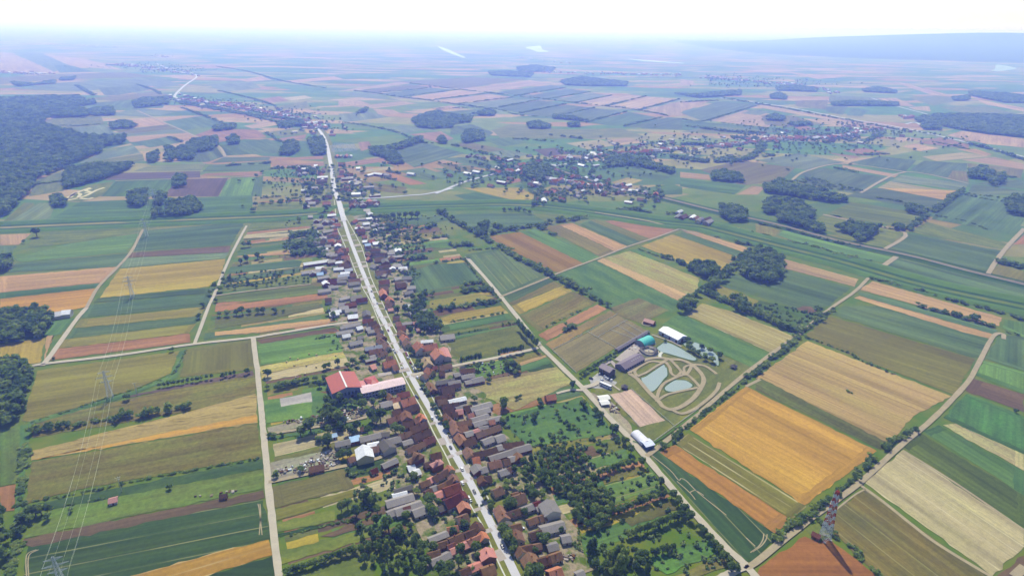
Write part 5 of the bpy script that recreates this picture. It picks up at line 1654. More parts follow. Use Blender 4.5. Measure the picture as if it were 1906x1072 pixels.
def hedge(label, tile, text, w=4.0, H=5.0, gap=2.4, name='hedgerow', fill=1.0):
    P = smooth_line(pts(tile, text)); Q = []; S = []; w *= .72; H *= .82
    for i in range(len(P) - 1):
        d = P[i + 1] - P[i]; m = max(1, int(d.length / gap)); q = Vector((-d.y, d.x, 0)).normalized()
        for k in range(m):
            if rw.random() > fill: continue
            for _ in range(max(1, int(w / 3.2))):
                Q.append(P[i] + d * ((k + rw.random()) / m) + q * rw.uniform(-w / 2, w / 2) * .7); f = rw.uniform(.7, 1.3)
                S.append((gap / 2.4 * f * min(1.4, max(.5, w / 4)), H / 4.5 * f * rw.uniform(.6, 1.25)))
    TOT[0] += len(Q)
    mass(name, label, 'hedgerow', Q, S, 'hedge')
wood('vast dark forest filling the left edge of the plain', 'P', '-60,215 15,212 94,222 71,232 148,255 188,260 235,258 230,269 192,275 188,285 134,306 114,316 67,336 55,360 38,373 20,398 -60,425', 7.5, 15, 'forest', 9000)
wood('far wood edging the plain behind the large left forest', 'T0', '-100,560 200,545 430,540 470,560 420,600 500,630 480,652 290,655 150,642 40,640 -100,640', 11, 13)
for i, (t, s, g) in enumerate([
    ('T0', '500,612 620,600 640,642 510,645', 8), ('T0', '730,572 800,550 930,545 930,582 760,602', 9), ('T0', '450,572 520,560 530,580 455,588', 8), ('T0', '615,692 690,675 760,700 740,712 620,720', 8),
    ('T0', '985,838 1080,785 1200,770 1208,810 1170,838 1090,850 1060,890 985,893', 6.5), ('T0', '920,822 970,830 965,898 922,895', 6.5), ('T0', '822,868 880,848 882,890 830,912', 6), ('T0', '360,1002 378,940 520,925 740,918 720,940 640,970 570,1000 450,1030 362,1050', 6),
    ('T0', '963,1000 990,980 1035,1000 1030,1040 965,1045', 6), ('T0', '1265,770 1300,758 1325,775 1320,800 1265,805', 7), ('T0', '1530,690 1680,670 1680,700 1570,712', 8), ('T0', '1590,800 1640,790 1660,830 1620,865 1550,862', 7), ('T0', '1710,780 1790,770 1805,860 1735,865', 7),
    ('T0', '1180,710 1300,695 1310,718 1190,730', 8), ('A0', '925,60 960,40 1040,40 1045,110 1000,140 925,135', 6), ('A0', '1105,80 1150,45 1180,80 1150,130 1105,138', 6), ('A0', '1190,130 1260,100 1380,95 1430,150 1410,190 1250,205 1190,205', 6),
    ('A0', '1090,180 1130,168 1160,190 1150,210 1090,210', 6), ('A0', '372,90 410,70 465,95 460,140 380,145', 6), ('A0', '-60,520 60,515 105,530 40,600 -60,615', 6),
    ('B0', '-60,60 180,62 270,40 370,92 350,170 300,225 150,250 -60,300', 5.2), ('B0', '-60,430 70,412 240,450 225,530 180,650 150,760 60,860 -60,880', 5.2), ('C0', '-60,620 70,640 50,800 30,1000 0,1090 -60,1090', 5.2),
    ('A3', '1040,585 1100,510 1180,485 1260,470 1350,520 1362,610 1300,682 1220,678 1100,645', 5.5), ('A3', '925,600 1035,510 1140,440 1215,435 1200,470 1080,560 960,650 860,720 730,800 725,870 660,900 585,898 600,835 700,790 830,690', 5.2), ('A3', '700,560 850,555 935,600 840,655 700,590', 5.2),
    ('A3', '1005,815 1060,800 1130,870 1100,905 1010,870', 5.2), ('A3', '920,150 1000,140 1095,180 1090,245 980,240 920,200', 6.5), ('A4', '50,130 100,95 200,90 330,130 410,175 400,225 300,240 180,200 60,180', 6), ('A4', '70,10 250,0 500,60 640,80 660,100 520,105 300,70 80,35', 7),
    ('A4', '1775,110 1830,72 1960,80 1960,220 1790,185', 6.5), ('A4', '565,305 680,268 880,300 750,392 690,375 720,340 650,330', 5), ('A4', '1065,150 1110,145 1215,180 1210,205 1070,180', 6), ('A4', '975,285 1040,275 1050,305 980,302', 6), ('A4', '180,200 330,240 490,290 470,320 300,280 150,235', 6),
    ('T1', '410,665 540,620 610,640 740,655 730,680 640,690 630,710 520,718 430,705', 8), ('T1', '680,765 720,732 795,735 810,780 700,797', 7.5), ('T1', '775,632 820,612 870,628 860,645 780,645', 8), ('T1', '1045,690 1110,682 1185,705 1150,718 1060,715', 8),
    ('T1', '1190,648 1300,655 1385,680 1330,672 1190,660', 8), ('T1', '1270,690 1330,685 1335,705 1275,708', 8), ('T1', '1020,940 1080,920 1180,935 1170,985 1120,1010 1040,990', 7), ('T1', '1480,890 1560,870 1680,890 1720,930 1580,920 1490,930', 8),
    ('T1', '180,830 300,820 460,770 470,790 300,840 360,905 300,915 260,880 190,860', 7), ('T1', '1700,905 1860,950 1840,965 1690,930', 8), ('T1', '550,780 575,765 598,785 590,800 555,798', 7), ('T1', '100,630 160,605 155,625 110,632', 9),
    ('T2', '1305,655 1440,640 1640,640 1960,652 1960,770 1700,745 1560,722 1440,700 1310,675', 9), ('T2', '1335,690 1440,705 1440,725 1340,720', 8), ('T2', '175,965 250,958 345,990 340,1018 180,1002', 7), ('T2', '480,655 520,640 578,655 575,675 485,670', 9),
    ('T2', '530,490 640,478 760,495 750,512 540,505', 11), ('T2', '500,530 550,520 590,540 580,555 505,550', 10), ('T2', '1010,500 1100,488 1200,510 1190,520 1020,512', 11), ('T2', '835,575 960,565 1205,575 1200,590 850,590', 10), ('T2', '1600,510 1780,520 1960,540 1960,575 1800,572 1610,535', 11),
    ('T2', '1510,545 1600,535 1600,560 1520,562', 10), ('T2', '1600,960 1680,935 1740,960 1720,1000 1600,990', 7), ('T2', '1710,1000 1790,970 1795,1010 1750,1035 1710,1030', 7), ('T2', '460,1040 560,1010 700,1050 830,1071 700,1085 480,1075', 7), ('T2', '600,690 700,685 730,695 640,705', 9),
    ('T1', '830,400 960,400 1080,410 1060,430 850,420', 13), ('T1', '990,375 1080,365 1200,380 1180,400 1000,400', 13),
    ('T1', '1230,455 1340,430 1600,460 1590,480 1400,480 1260,475', 12), ('T0', '350,435 420,430 400,448 330,450', 12), 
    ('T2', '-40,520 60,530 330,505 330,530 100,545', 13), ('T0', '60,460 200,470 300,450 310,465 100,482', 12),
]): wood('clump of dark woodland number %d counted from the left forest outward' % (i + 1), t, s, g, 11 if g < 8 else 10)
hd = [('B0', '225,905 380,880 555,845', 7, 6.5), ('B0', '820,815 930,775', 8, 7), ('B0', '1010,780 1160,750 1345,715', 8, 7.5), ('B0', '560,840 700,815 820,810', 5, 3), ('B0', '200,830 500,740 640,690 870,615 1100,540 1230,480 1290,370 1320,310', 1.8, 1.2), ('C0', '140,560 480,500 830,430 1200,350 1850,240', 3, 1.6),
      ('C0', '370,590 560,555 760,520', 2, 1.6), ('C0', '110,740 140,620 150,400 190,130', 6, 2), ('C0', '60,1080 110,860 130,700', 7, 2.4), ('A2', '60,165 150,225 260,285 350,330 420,380 500,420 600,490 700,540 850,620 1000,690 1100,750', 8, 7), ('A2', '440,325 560,300 640,290 760,270 870,250 990,230 1100,215', 8, 8),
      ('A2', '770,265 800,300', 8, 8), ('A2', '840,320 880,335', 6, 6), ('A2', '520,165 610,165 705,175', 5, 9), ('A2', '280,440 380,435 480,430', 4, 3), ('A2', '1130,765 1180,800 1265,845', 5, 6), ('A2', '830,985 950,920 1070,870', 2, 1.6), ('A2', '960,1010 1035,985', 6, 6), ('A2', '60,855 180,850 310,830 470,815', 6, 5), ('A2', '100,958 300,925 540,885', 2, 2), ('A2', '230,690 320,680 360,670', 5, 5), ('A2', '240,740 330,720 440,730', 11, 6), ('A2', '140,390 180,430', 5, 5), ('A2', '190,410 290,405', 9, 6), ('A2', '240,500 270,540 300,580 340,640 430,730 500,800', 3, 3), ('A2', '0,280 30,260', 8, 6), ('A2', '330,310 370,340 380,290 410,250', 12, 10), ('A2', '460,270 500,290 600,300', 7, 7),
      ('A3', '500,490 580,510 650,545 700,570', 6, 6.5), ('A3', '340,435 420,465 480,487', 3, 2.5), ('A3', '810,745 900,790 1000,825', 7, 8), ('A3', '1130,880 1240,935 1350,985 1450,1025', 7, 8), ('A3', '1620,870 1610,920 1580,960', 7, 7), ('A3', '1480,990 1510,1000', 8, 8), ('A3', '180,155 280,155 360,165 420,175', 6, 6), ('A3', '530,185 590,185', 6, 5), ('A3', '1030,290 1140,320 1300,350', 3.5, 3.5), ('A3', '880,345 940,355', 5, 4), ('A3', '1020,385 1080,400 1140,410', 5, 5), ('A3', '1400,385 1600,430 1906,510', 7, 4),
      ('B3', '1480,215 1400,280 1300,370 1200,450 1120,510', 7, 4), ('B3', '1110,520 1000,610 880,700 760,790 660,870', 4, 3.5), ('B3', '640,890 580,960 500,1010', 5, 5), ('C4', '880,190 1000,110 1150,20', 6, 4), ('C4', '850,220 700,370 560,500 420,610 330,670', 6, 4.5), ('C4', '330,670 240,740 130,830', 7, 5), ('C4', '430,660 480,700 560,790 700,890 780,970 890,1071', 5, 3.2),
      ('B4', '350,215 500,270 650,330 740,380 850,430 1000,490', 4, 2.5), ('B4', '640,595 710,630', 5, 4), ('B4', '290,210 380,150 470,90 560,20', 5, 3.5), ('B4', '1845,750 1890,775', 5, 5), ('A4', '820,640 1000,690 1200,740 1400,800 1600,850 1750,890', 5, 4), ('A4', '1150,840 1300,880 1430,910 1500,940', 6, 5), ('A4', '1530,930 1580,945', 8, 9), ('A4', '1600,960 1730,1000', 5, 5), ('A4', '1810,905 1906,940', 5, 4), ('A4', '1780,1020 1860,1045', 4, 3), ('A4', '850,70 1000,95 1130,125 1260,160', 5, 4), ('A4', '1260,170 1340,110 1470,20', 9, 6), ('A4', '1080,300 1150,250 1210,200', 8, 6), ('A4', '500,185 700,230 880,275 980,295', 4, 3), ('A4', '0,250 200,290 500,370 740,420', 5, 4), ('A4', '1270,195 1500,240 1650,300', 4, 3), ('A4', '1730,530 1780,545 1906,570', 9, 7), ('A4', '1490,40 1650,60 1780,80', 4, 4), ('A4', '1490,50 1600,75 1770,100', 4, 4), ('A4', '230,380 400,430 560,465 700,495 820,525', 5, 3.5),
      ('C2', '590,180 800,140', 1.6, 1.6), ('C2', '880,520 970,505', 1.6, 2), ('C2', '930,740 1060,890', 1.6, 2), ('C2', '1060,740 1060,890', 2, 2), ('B2', '195,200 250,190', 2.5, 3), ('B2', '262,186 285,182', 2.5, 3), ('B2', '305,178 372,168', 2.5, 3), ('B2', '490,145 610,125', 2.5, 3), ('B1', '430,575 600,535', 5, 4), ('C1', '440,805 850,700 980,680', 1.6, 1.2), ('C1', '1000,345 1100,330 1300,310', 2, 1.4), ('B1', '710,235 880,205', 3, 2.5), ('B1', '790,320 1000,280', 2, 1.6),
      ('A1', '480,625 300,640 80,660', 3, 3), ('A1', '290,80 480,60 700,50', 4, 4), ('A1', '60,700 250,690 500,650', 4, 2.5), ('A1', '310,110 400,115', 4, 3), ('A1', '1080,210 1240,205', 8, 6), ('A1', '1380,500 1500,500', 8, 5), ('A1', '1460,290 1560,265', 8, 6), ('A1', '1460,380 1510,370', 7, 5), ('A1', '1540,355 1650,345', 7, 5), ('A1', '1560,530 1700,510 1800,500', 5, 3), ('A1', '550,350 680,330 700,400 560,430', 16, 8), ('A1', '570,470 740,460 780,490', 12, 7), ('A1', '1230,300 1330,270', 12, 8),
      ('T1', '0,680 160,700 320,735 460,790 600,800 760,840 960,890', 5, 6), ('T1', '520,605 830,600 1000,640 1180,650', 5, 5), ('T1', '80,505 210,520 340,540 520,560 650,580 860,605', 6, 6), ('T1', '400,465 660,497 800,512 990,535 1150,552 1310,572 1480,590 1660,612 1830,645', 6, 6), ('T1', '210,517 400,500 520,487', 6, 6), ('T1', '340,540 660,500', 6, 5), ('T1', '510,558 830,518', 6, 5), ('T1', '640,580 960,543', 6, 5), ('T1', '990,532 1260,488', 6, 6), ('T1', '1150,552 1395,512', 6, 5), ('T1', '1310,572 1510,532', 6, 5), ('T1', '1480,590 1710,534', 6, 6), ('T1', '1660,612 1890,553', 6, 6), ('T1', '860,603 1105,556', 6, 5), ('T1', '1005,630 1265,578', 6, 6), ('T1', '1180,652 1420,600', 6, 6), ('T1', '1375,680 1600,620', 6, 6), ('T1', '1580,702 1800,652', 6, 6), ('T1', '950,770 1100,780 1240,790', 5, 5), ('T1', '1170,750 1260,760 1370,775', 7, 7), ('T1', '530,900 660,925', 4, 5), ('T1', '710,640 800,625', 6, 8),
      ('T2', '0,660 120,675 250,640 430,585', 6, 6), ('T2', '0,570 210,560', 8, 8), ('T2', '1600,800 1720,830 1906,890', 9, 8), ('T2', '170,675 480,715 760,745', 5, 5), ('T2', '230,545 560,600 900,665 1200,720', 6, 7), ('T2', '450,870 540,860', 8, 6), ('T2', '1420,790 1600,830', 6, 5), ('T2', '850,930 1000,965', 5, 5), ('T2', '1790,975 1890,990', 7, 5), ('T2', '30,700 250,730 430,740', 9, 8), ('T2', '250,760 450,790 380,880 200,900', 22, 8), ('T2', '-40,870 150,900 300,880', 30, 8), ('T2', '0,800 200,810', 18, 8), ('T2', '900,770 1000,790 1130,740', 12, 7), ('T2', '980,860 1150,855', 8, 6),
      ('T0', '200,1020 370,1003', 8, 5), ('T0', '460,918 640,900', 5, 4), ('T0', '1010,600 1200,670 1250,700', 6, 6), ('T0', '1480,740 1560,790', 6, 6), ('T0', '1280,915 1500,905', 8, 5), ('T0', '1510,935 1680,930', 6, 4), ('T0', '1210,505 1400,550 1530,590', 6, 6), ('T0', '1200,370 1380,400 1560,450 1800,490', 7, 6), ('T0', '760,470 850,500 890,525', 7, 6), ('T0', '430,480 520,530', 12, 8), ('T0', '980,560 1200,600 1400,640 1660,665', 22, 6), ('T0', '1000,575 1300,625 1600,690', 14, 5), ('T0', '940,760 1010,790', 5, 5), ('T0', '330,695 420,700 560,690', 5, 4),
      ('i3', '20,330 150,320 280,330', 12, 6), ('i3', '160,570 320,560 300,640', 16, 7), ('i3', '230,680 460,690', 10, 6), ('i3', '220,390 330,370 320,420', 18, 7), ('i3', '1000,690 1080,690', 16, 8), ('i3', '1340,475 1500,505', 5, 5), ('i3', '1380,380 1560,410', 8, 6), ('i3', '680,790 1050,810', 8, 6), ('i3', '1130,70 1300,140 1460,190', 12, 9), ('i3', '1430,240 1600,270', 14, 9), ('i3', '310,20 500,130', 20, 10)]
hd += [('T2', '%d,%d %d,%d' % (630 + 22 * k, 1000 - 4 * k, 850 + 44 * k, 1052 + 3 * k), 4, 3.5) for k in range(5)]
for i, h in enumerate(hd):
    hedge('green hedge or bush line, %s from the lower left in reading order' % ordinal(i + 1), h[0], h[1], h[2], h[3], 2.4 if h[0][0] in 'BCi' else (3.4 if h[0][0] == 'A' else 5.0), fill=.85 if h[0][0] != 'T' else .55)
def village_green(label, tile, text, w, n, seed, H=7):
    r = random.Random(seed); P = smooth_line(pts(tile, text)); Nn = normals(P); Q = []
    for _ in range(n):
        i = r.randrange(len(P) - 1); t = r.random(); Q.append(P[i].lerp(P[i + 1], t) + Nn[i] * r.gauss(0, w / 2))
    mass('village_trees', label, 'trees', Q, [(r.uniform(.5, 1.1), H / 11 * r.uniform(.6, 1.3)) for _ in Q], 'wood')
village_green('garden trees among the houses of the far main street', 'P', '630,374 622,350 616,309', 130, 170, 1)
village_green('garden trees among the roofs where the street bends away', 'P', '598,248 557,222 514,212 436,198 379,191 335,184', 120, 420, 2)
village_green('garden trees along the white road across the canal', 'T1', '650,1030 870,965 1000,950 1160,930 1300,905 1460,890 1540,865 1700,845 1906,820', 170, 620, 3)
village_green('garden trees in the right-hand village by the railway', 'A2', '740,80 830,80 920,45 1080,20 1230,10 1400,50 1650,80', 70, 190, 4)
village_green('garden trees through the long village on the right', 'T2', '0,850 300,790 600,775 800,765 1000,740 1140,710', 240, 700, 5)
village_green('trees among the hamlets under the river bends', 'T2', '150,440 400,450 700,480', 500, 260, 6, 10)
village_green('trees among the farthest roofs on the left', 'T0', '640,360 850,380 1050,400', 260, 200, 7, 10)
def orchard_mass(label, tile, text, n, seed, s=(.35, .75)):
    r = random.Random(seed); Q = scatter(pts(tile, text), n, 4.5, r)
    mass('orchard_trees', label, 'trees', Q, [(r.uniform(*s), r.uniform(*s) * 1.1) for _ in Q], 'wood')
orchard_mass('small orchard trees crowding the gardens right of the street', 'A1', '1080,200 1250,190 1480,300 1480,420 1500,500 1380,560 1480,640 1320,660 1250,480 1150,430 1100,330', 170, 81, (.3, .62))
orchard_mass('small orchard trees behind the houses left of the street', 'A1', '540,330 700,300 740,420 800,480 560,500 480,420', 60, 82, (.35, .65))
orchard_mass('loose fruit trees in the plots past the canal left of the street', 'T0', '1470,1000 1560,940 1760,930 1800,1060 1500,1071', 110, 83, (.3, .5))
orchard_mass('loose fruit trees along the narrow plots left of the street', 'A1', '60,620 480,590 690,640 690,680 60,740', 60, 84, (.3, .5))
orchard_mass('garden trees behind the lower right-hand houses', 'C2', '640,300 900,200 1100,240 1150,400 1290,560 1230,740 1060,740 980,500 760,430', 110, 85, (.4, .7))
orchard_mass('scattered fruit trees in the right-hand plots near the football field', 'i1', '1250,480 1400,420 1560,620 1700,720 1640,830 1380,820 1300,700', 60, 86, (.4, .8))
def garden_bushes(label, tile, text, n, seed):
    r = random.Random(seed); Q = scatter(pts(tile, text), n, 2.5, r); TOT[0] += len(Q)
    mass('garden_shrubs', label, 'shrubs', Q, [(r.uniform(.6, 1.7),) * 2 for _ in Q], 'low')
GSC = .2
G_ = [('C2', '360,420 560,400 760,210 1120,120 1340,60 1480,240 1600,330 1660,460 1760,560 1860,660 1500,900 1160,1000 1040,860 950,500 700,480 480,650 400,500', 700), ('B2', '480,800 1080,650 1180,770 1330,880 1430,1010 1200,1071 700,1060', 420), ('C1', '960,320 1380,300 1500,420 1400,480 1100,700 1450,760 1500,960 1400,1071 1130,1071 1040,860 1000,560', 420),
      ('B1', '690,600 830,640 1220,620 1150,760 1230,850 900,900 780,1000 640,950 720,800', 260), ('A1', '1080,200 1600,190 1700,300 1500,480 1480,600 1760,780 1550,960 1280,840 1150,520', 420), ('A1', '420,230 760,200 880,420 900,560 720,640 560,640 450,480 540,320', 300), ('C1', '1500,560 1906,560 1906,1071 1500,1071 1400,820', 160), ('C2', '200,0 560,0 700,120 400,420 260,200', 120), ('C2', '0,600 160,580 420,860 500,1071 0,1071', 160), ('A4', '0,820 200,840 420,890 440,960 300,1040 150,940 0,860', 160), ('C3', '240,820 640,700 900,900 960,1000 540,1071 200,1071', 220), ('h8', '1000,700 1500,600 1750,700 1600,850 1300,850', 50), ('A3', '1130,855 1190,800 1600,890 1540,980 1440,1035 1240,920', 160)]
for i, (t, s, n) in enumerate(G_): garden_bushes('low garden shrubs and vegetable tufts in plot %d of the village gardens' % (i + 1), t, s, int(n * GSC), 60 + i)
print('stuff instances', TOT[0])
# the 300 trees that show largest stand as single trees, the smaller ones join the masses
TREES.sort(key=lambda t: -t[3] * math.sqrt(t[2] / 8.0) / (t[1] - Vector((0, 0, CAM_H))).length)
order = {}
for kind, p, H, R, zone in sorted(TREES[:300], key=lambda t: t[1].length):
    root = make_tree(p, kind, H, R)
    look = dict(round='round leafy' if R < 4 else 'broad leafy', poplar='tall slim', conifer='pointed dark')[kind]
    k = (look, zone); order[k] = order.get(k, 0) + 1
    root['label'] = '%s tree %s, %s nearest' % (look, zone, ordinal(order[k])); root['category'] = 'tree'; root['group'] = 'trees ' + zone
rest = {}
for kind, p, H, R, zone in TREES[300:]: rest.setdefault(zone, []).append((p, R / 5.0, H / 11.0))
for zone, v in rest.items(): mass('small_trees', 'smaller trees ' + zone, 'trees', [q[0] for q in v], [(q[1], q[2]) for q in v], 'wood')
# say where each wood and hedge lies
def relabel(name, what):
    L = [(o, sum((v.co for v in o.data.vertices), Vector()) / max(1, len(o.data.vertices))) for o in COL.objects if o.name.split('.')[0] == name]
    cnt = {}
    for o, c in sorted(L, key=lambda t: t[1].length):
        d = c.length; s = c.x / max(1.0, c.y)
        z = '%s %s of the plain' % ('near' if d < 520 else 'middle' if d < 1000 else 'far' if d < 2200 else 'farthest', 'left' if s < -.35 else 'centre' if s < .2 else 'right')
        cnt[z] = cnt.get(z, 0) + 1
        o['label'] = '%s in the %s, %s nearest there' % (what, z, ordinal(cnt[z]))
relabel('woodland', 'clump of dark leafy woodland'); relabel('hedgerow', 'green hedge or line of bushes')
# ------------------------------------------------------------------ masts, lines, vehicles, clutter
M_red = simple_mat('red_mast_paint', (196, 84, 74), 0.6, 0.3, 0.08, 0.5)
M_white = simple_mat('white_mast_paint', (228, 228, 230), 0.6, 0.3, 0.04, 0.5)
M_steel = simple_mat('galvanised_steel', (206, 210, 212), 0.6, 0.4, 0.06, 0.5)
M_wire = simple_mat('aluminium_cable', (190, 196, 180), 0.5, 0.4, 0.02, 0.5, metallic=0.2)
def telecom_tower():
    base = gp('P', 1534.5, 1002.5); H = 39.0
    root = empty('telecom_tower', (base.x, base.y, 0), 0.35); tag(root, 'red and white banded lattice telecom mast on the wheat corner', 'telecom mast')
    half = lambda z: 2.0 * (1 - z / H) ** 0.95 + 0.65
    nb = 14
    for k in range(nb):
        z0, z1 = H * k / nb, H * (k + 1) / nb; a, b = half(z0), half(z1); mb = MB(); r = .17 if k < 4 else .32
        c0 = [(sx * a, sy * a, z0) for sx, sy in ((-1, -1), (1, -1), (1, 1), (-1, 1))]; c1 = [(sx * b, sy * b, z1) for sx, sy in ((-1, -1), (1, -1), (1, 1), (-1, 1))]
        for i in range(4):
            j = (i + 1) % 4
            mb.bar(c0[i], c1[i], r); mb.bar(c0[i], c1[j], r * .65); mb.bar(c0[j], c1[i], r * .65); mb.bar(c1[i], c1[j], r * .7)
        grey_ = k < 4
        mb.obj('lattice_section', M_steel if grey_ else (M_white if (k // 1) % 2 == 0 else M_red), root)
    for i in range(3):
        for z in (33.5, 36.5):
            t = i * 2.1; MB().box(-.18, .18, -.1, .1, -1.1, 1.1).obj('panel_antenna', M_white, root, (1.7 * math.cos(t), 1.7 * math.sin(t), z), t + 1.57)
    for z, t in ((27, .6), (30.5, 2.6), (24, 4.0)):
        d = MB().cone((0, 0), .2, .75, 0, .35, 12).obj('dish_antenna', M_white, root, (1.9 * math.cos(t), 1.9 * math.sin(t), z)); d.rotation_euler = (math.pi / 2, 0, t + 1.57)
    MB().bar((0, 0, H), (0, 0, H + 2.6), .07).obj('lightning_rod', M_red, root)
    for sx in (-1, 1):
        for sy in (-1, 1): MB().box(-.7, .7, -.7, .7, -.2, .5).obj('footing', M_drive, root, (sx * 2.65, sy * 2.65, 0))
telecom_tower()
def pylon(px_, py_, H, ang, label):
    t = gp('P', px_, py_, H); root = empty('power_pylon', (t.x, t.y, 0), ang); tag(root, label, 'pylon', 'power pylons across the left fields')
    half = lambda z: 1.7 * (1 - z / H) + .4
    mb = MB(); nb = 11
    for k in range(nb):
        z0, z1 = H * k / nb, H * (k + 1) / nb; a, b = half(z0), half(z1)
        c0 = [(sx * a, sy * a, z0) for sx, sy in ((-1, -1), (1, -1), (1, 1), (-1, 1))]; c1 = [(sx * b, sy * b, z1) for sx, sy in ((-1, -1), (1, -1), (1, 1), (-1, 1))]
        for i in range(4):
            j = (i + 1) % 4
            mb.bar(c0[i], c1[i], .11); mb.bar(c0[i], c1[j], .06); mb.bar(c0[j], c1[i], .06); mb.bar(c1[i], c1[j], .07)
    mb.obj('lattice_body', M_steel, root); pts_ = []
    for z, w in ((H - 1.5, 4.6), (H - 6.0, 6.6), (H - 10.5, 4.9)):
        arm = MB()
        for s in (-1, 1):
            for y in (-.4, .4): arm.bar((s * .4, y, z - .9), (s * w, 0, z), .1); arm.bar((s * .4, y, z + .4), (s * w, 0, z), .1)
            for q in (.3, .6): arm.bar((s * w * q, 0, z - .7), (s * w * (q + .2), 0, z + .1), .06)
        a = arm.obj('cross_arm', M_steel, root)
        for s in (-1, 1):
            MB().cone((0, 0), .13, .13, -1.4, 0, 6).obj('insulator', M_glass, a, (s * w, 0, z))
            pts_.append((s * w, 0, z - 1.4))
    ca, sa = math.cos(ang), math.sin(ang)
    return [Vector((t.x + x * ca - y * sa, t.y + x * sa + y * ca, z)) for x, y, z in pts_]
PY = [(97, 1036, 27, 'steel lattice power pylon cut by the lower left edge'), (191.5, 690, 27, 'steel lattice power pylon in the olive barley field'), (237, 514, 27, 'lattice power pylon in the yellow barley field'), (266, 408, 27, 'small far lattice power pylon on the canal levee'), (283, 352, 27, 'tiny lattice power pylon past the canal beside round tree clumps')]
P0 = [gp('P', a, b, h) for a, b, h, _ in PY]
heads = []
for i, (a, b, h, lab) in enumerate(PY):
    d = P0[min(i + 1, 4)] - P0[max(i - 1, 0)]; ang = math.atan2(d.y, d.x) - math.pi / 2
    heads.append(pylon(a, b, h, ang, lab))
d0 = P0[0] - P0[1]; heads.insert(0, [h + d0 for h in heads[0]])
def cable(name, label, A, B, sag, r, grp):
    n = 12; mb = MB()
    P = [A.lerp(B, k / n) - Vector((0, 0, sag * 4 * (k / n) * (1 - k / n))) for k in range(n + 1)]
    for k in range(n): mb.bar(P[k], P[k + 1], r, 0, 3)
    tag(mb.obj(name, M_wire), label, 'power line', grp)
spans = ['leaving the frame below the nearest pylon', 'between the nearest pylon and the olive field pylon', 'between the olive field pylon and the yellow field pylon', 'between the yellow field pylon and the levee pylon', 'between the levee pylon and the farthest pylon']
slot = ['top left', 'top right', 'middle left', 'middle right', 'lower left', 'lower right']
for i in range(len(heads) - 1):
    for k in range(6): cable('power_line', '%s wire of the span %s' % (slot[k], spans[i]), heads[i][k], heads[i + 1][k], 7.0 if i else 3.0, .045 if i < 3 else .04, 'overhead power wires')
def pole(tile, x, y, x2, y2, label):
    b = gp(tile, x2, y2); root = empty('utility_pole', (b.x, b.y, 0), .5); tag(root, label, 'pole', 'concrete utility poles')
    MB().cone((0, 0), .28, .16, 0, 13, 8).obj('shaft', M_path, root); a = MB().box(-1.6, 1.6, -.08, .08, 12.2, 12.4).box(-1.1, 1.1, -.08, .08, 10.8, 11.0).obj('cross_arm', M_steel, root)
    for s in (-1.5, 0, 1.5): MB().cone((0, 0), .1, .1, 0, .5, 6).obj('insulator', M_white, a, (s, 0, 12.4))
    return Vector((b.x, b.y, 12.8))
pole('C0', 845, 395, 865, 472, 'pale utility pole standing above the small pink-roofed field hut'); pole('B0', 962, 560, 976, 632, 'pale utility pole by the ditch and the lone dark tree')
pole('B2', 775, 255, 780, 330, 'utility pole at the bend of the lane by the conifer screen')

# vehicles
M_car = simple_mat('car_paint', (200, 200, 200), 0.25, 0.5, 0.03, 0.5, obj_color=True)
M_tyre = simple_mat('tyre_rubber', (40, 40, 42), 0.9, 0.1, 0.1, 2.0)
def loft(secs, mi=0):
    vs = []; n = len(secs[0])
    for s in secs: vs += s
    fs = [(j * n + i, j * n + (i + 1) % n, (j + 1) * n + (i + 1) % n, (j + 1) * n + i) for j in range(len(secs) - 1) for i in range(n)]
    return vs, fs + [tuple(range(n - 1, -1, -1)), tuple(range((len(secs) - 1) * n, len(secs) * n))]
def sec(x, w, z0, z1, k=.12): return [(x, -w, z0), (x, w, z0), (x, w, z1 - k), (x, w - k, z1), (x, -w + k, z1), (x, -w, z1 - k)]
body_me = MB().add(*loft([sec(-2.1, .78, .38, .72), sec(-1.95, .86, .28, .92), (sec(-.9, .88, .26, .98)), sec(.9, .88, .26, .95), sec(1.85, .84, .28, .80), sec(2.12, .74, .38, .66)])).mesh('body', M_car)
cab_me = MB().add(*loft([sec(-1.75, .78, .9, .96, .02), sec(-1.2, .72, .9, 1.42), sec(.2, .72, .9, 1.44), sec(.95, .76, .9, .98, .02)])).mesh('windows', M_glass)
roof_me = MB().box(-1.15, .2, -.6, .6, 1.43, 1.47).mesh('roof', M_car)
wheel_me = MB().add([(0.32 * math.cos(t), y, .32 + .32 * math.sin(t)) for y in (-.1, .1) for t in np.linspace(0, 6.283, 11)[:-1]], [(i, (i + 1) % 10, 10 + (i + 1) % 10, 10 + i) for i in range(10)] + [tuple(range(10)), tuple(range(19, 9, -1))]).mesh('wheel', M_tyre)
CARC = dict(white=(232, 232, 236), silver=(190, 194, 200), red=(150, 44, 48), dark=(46, 50, 60), blue=(70, 90, 130), grey=(130, 132, 138))
def road_dir(c):
    p = min(near, key=lambda q: (q - c).length); i = near.index(p); d = near[min(i + 1, len(near) - 1)] - near[max(i - 1, 0)]
    return math.atan2(d.y, d.x)
def car(tile, x, y, colour, place, ang=None, z=0.5):
    c = gp(tile, x, y, .8); root = empty('car', (c.x, c.y, z), road_dir(c) if ang is None else ang)
    tag(root, '%s car %s' % (colour, place), 'car', 'cars in the village')
    for nm, me_ in (('body', body_me), ('windows', cab_me), ('roof', roof_me)):
        o = link_mesh(nm, me_, root); o.color = (*alb(CARC[colour]), 1)
    for sx in (-1.3, 1.35):
        for sy in (-.78, .78): link_mesh('wheel', wheel_me, root, (sx, sy, 0))
S = 'driving on the main street '
car('h1', 1180, 640, 'grey', S + 'near the lower edge'); car('h1', 1075, 205, 'white', 'parked on the paved strip below the maroon roofs')
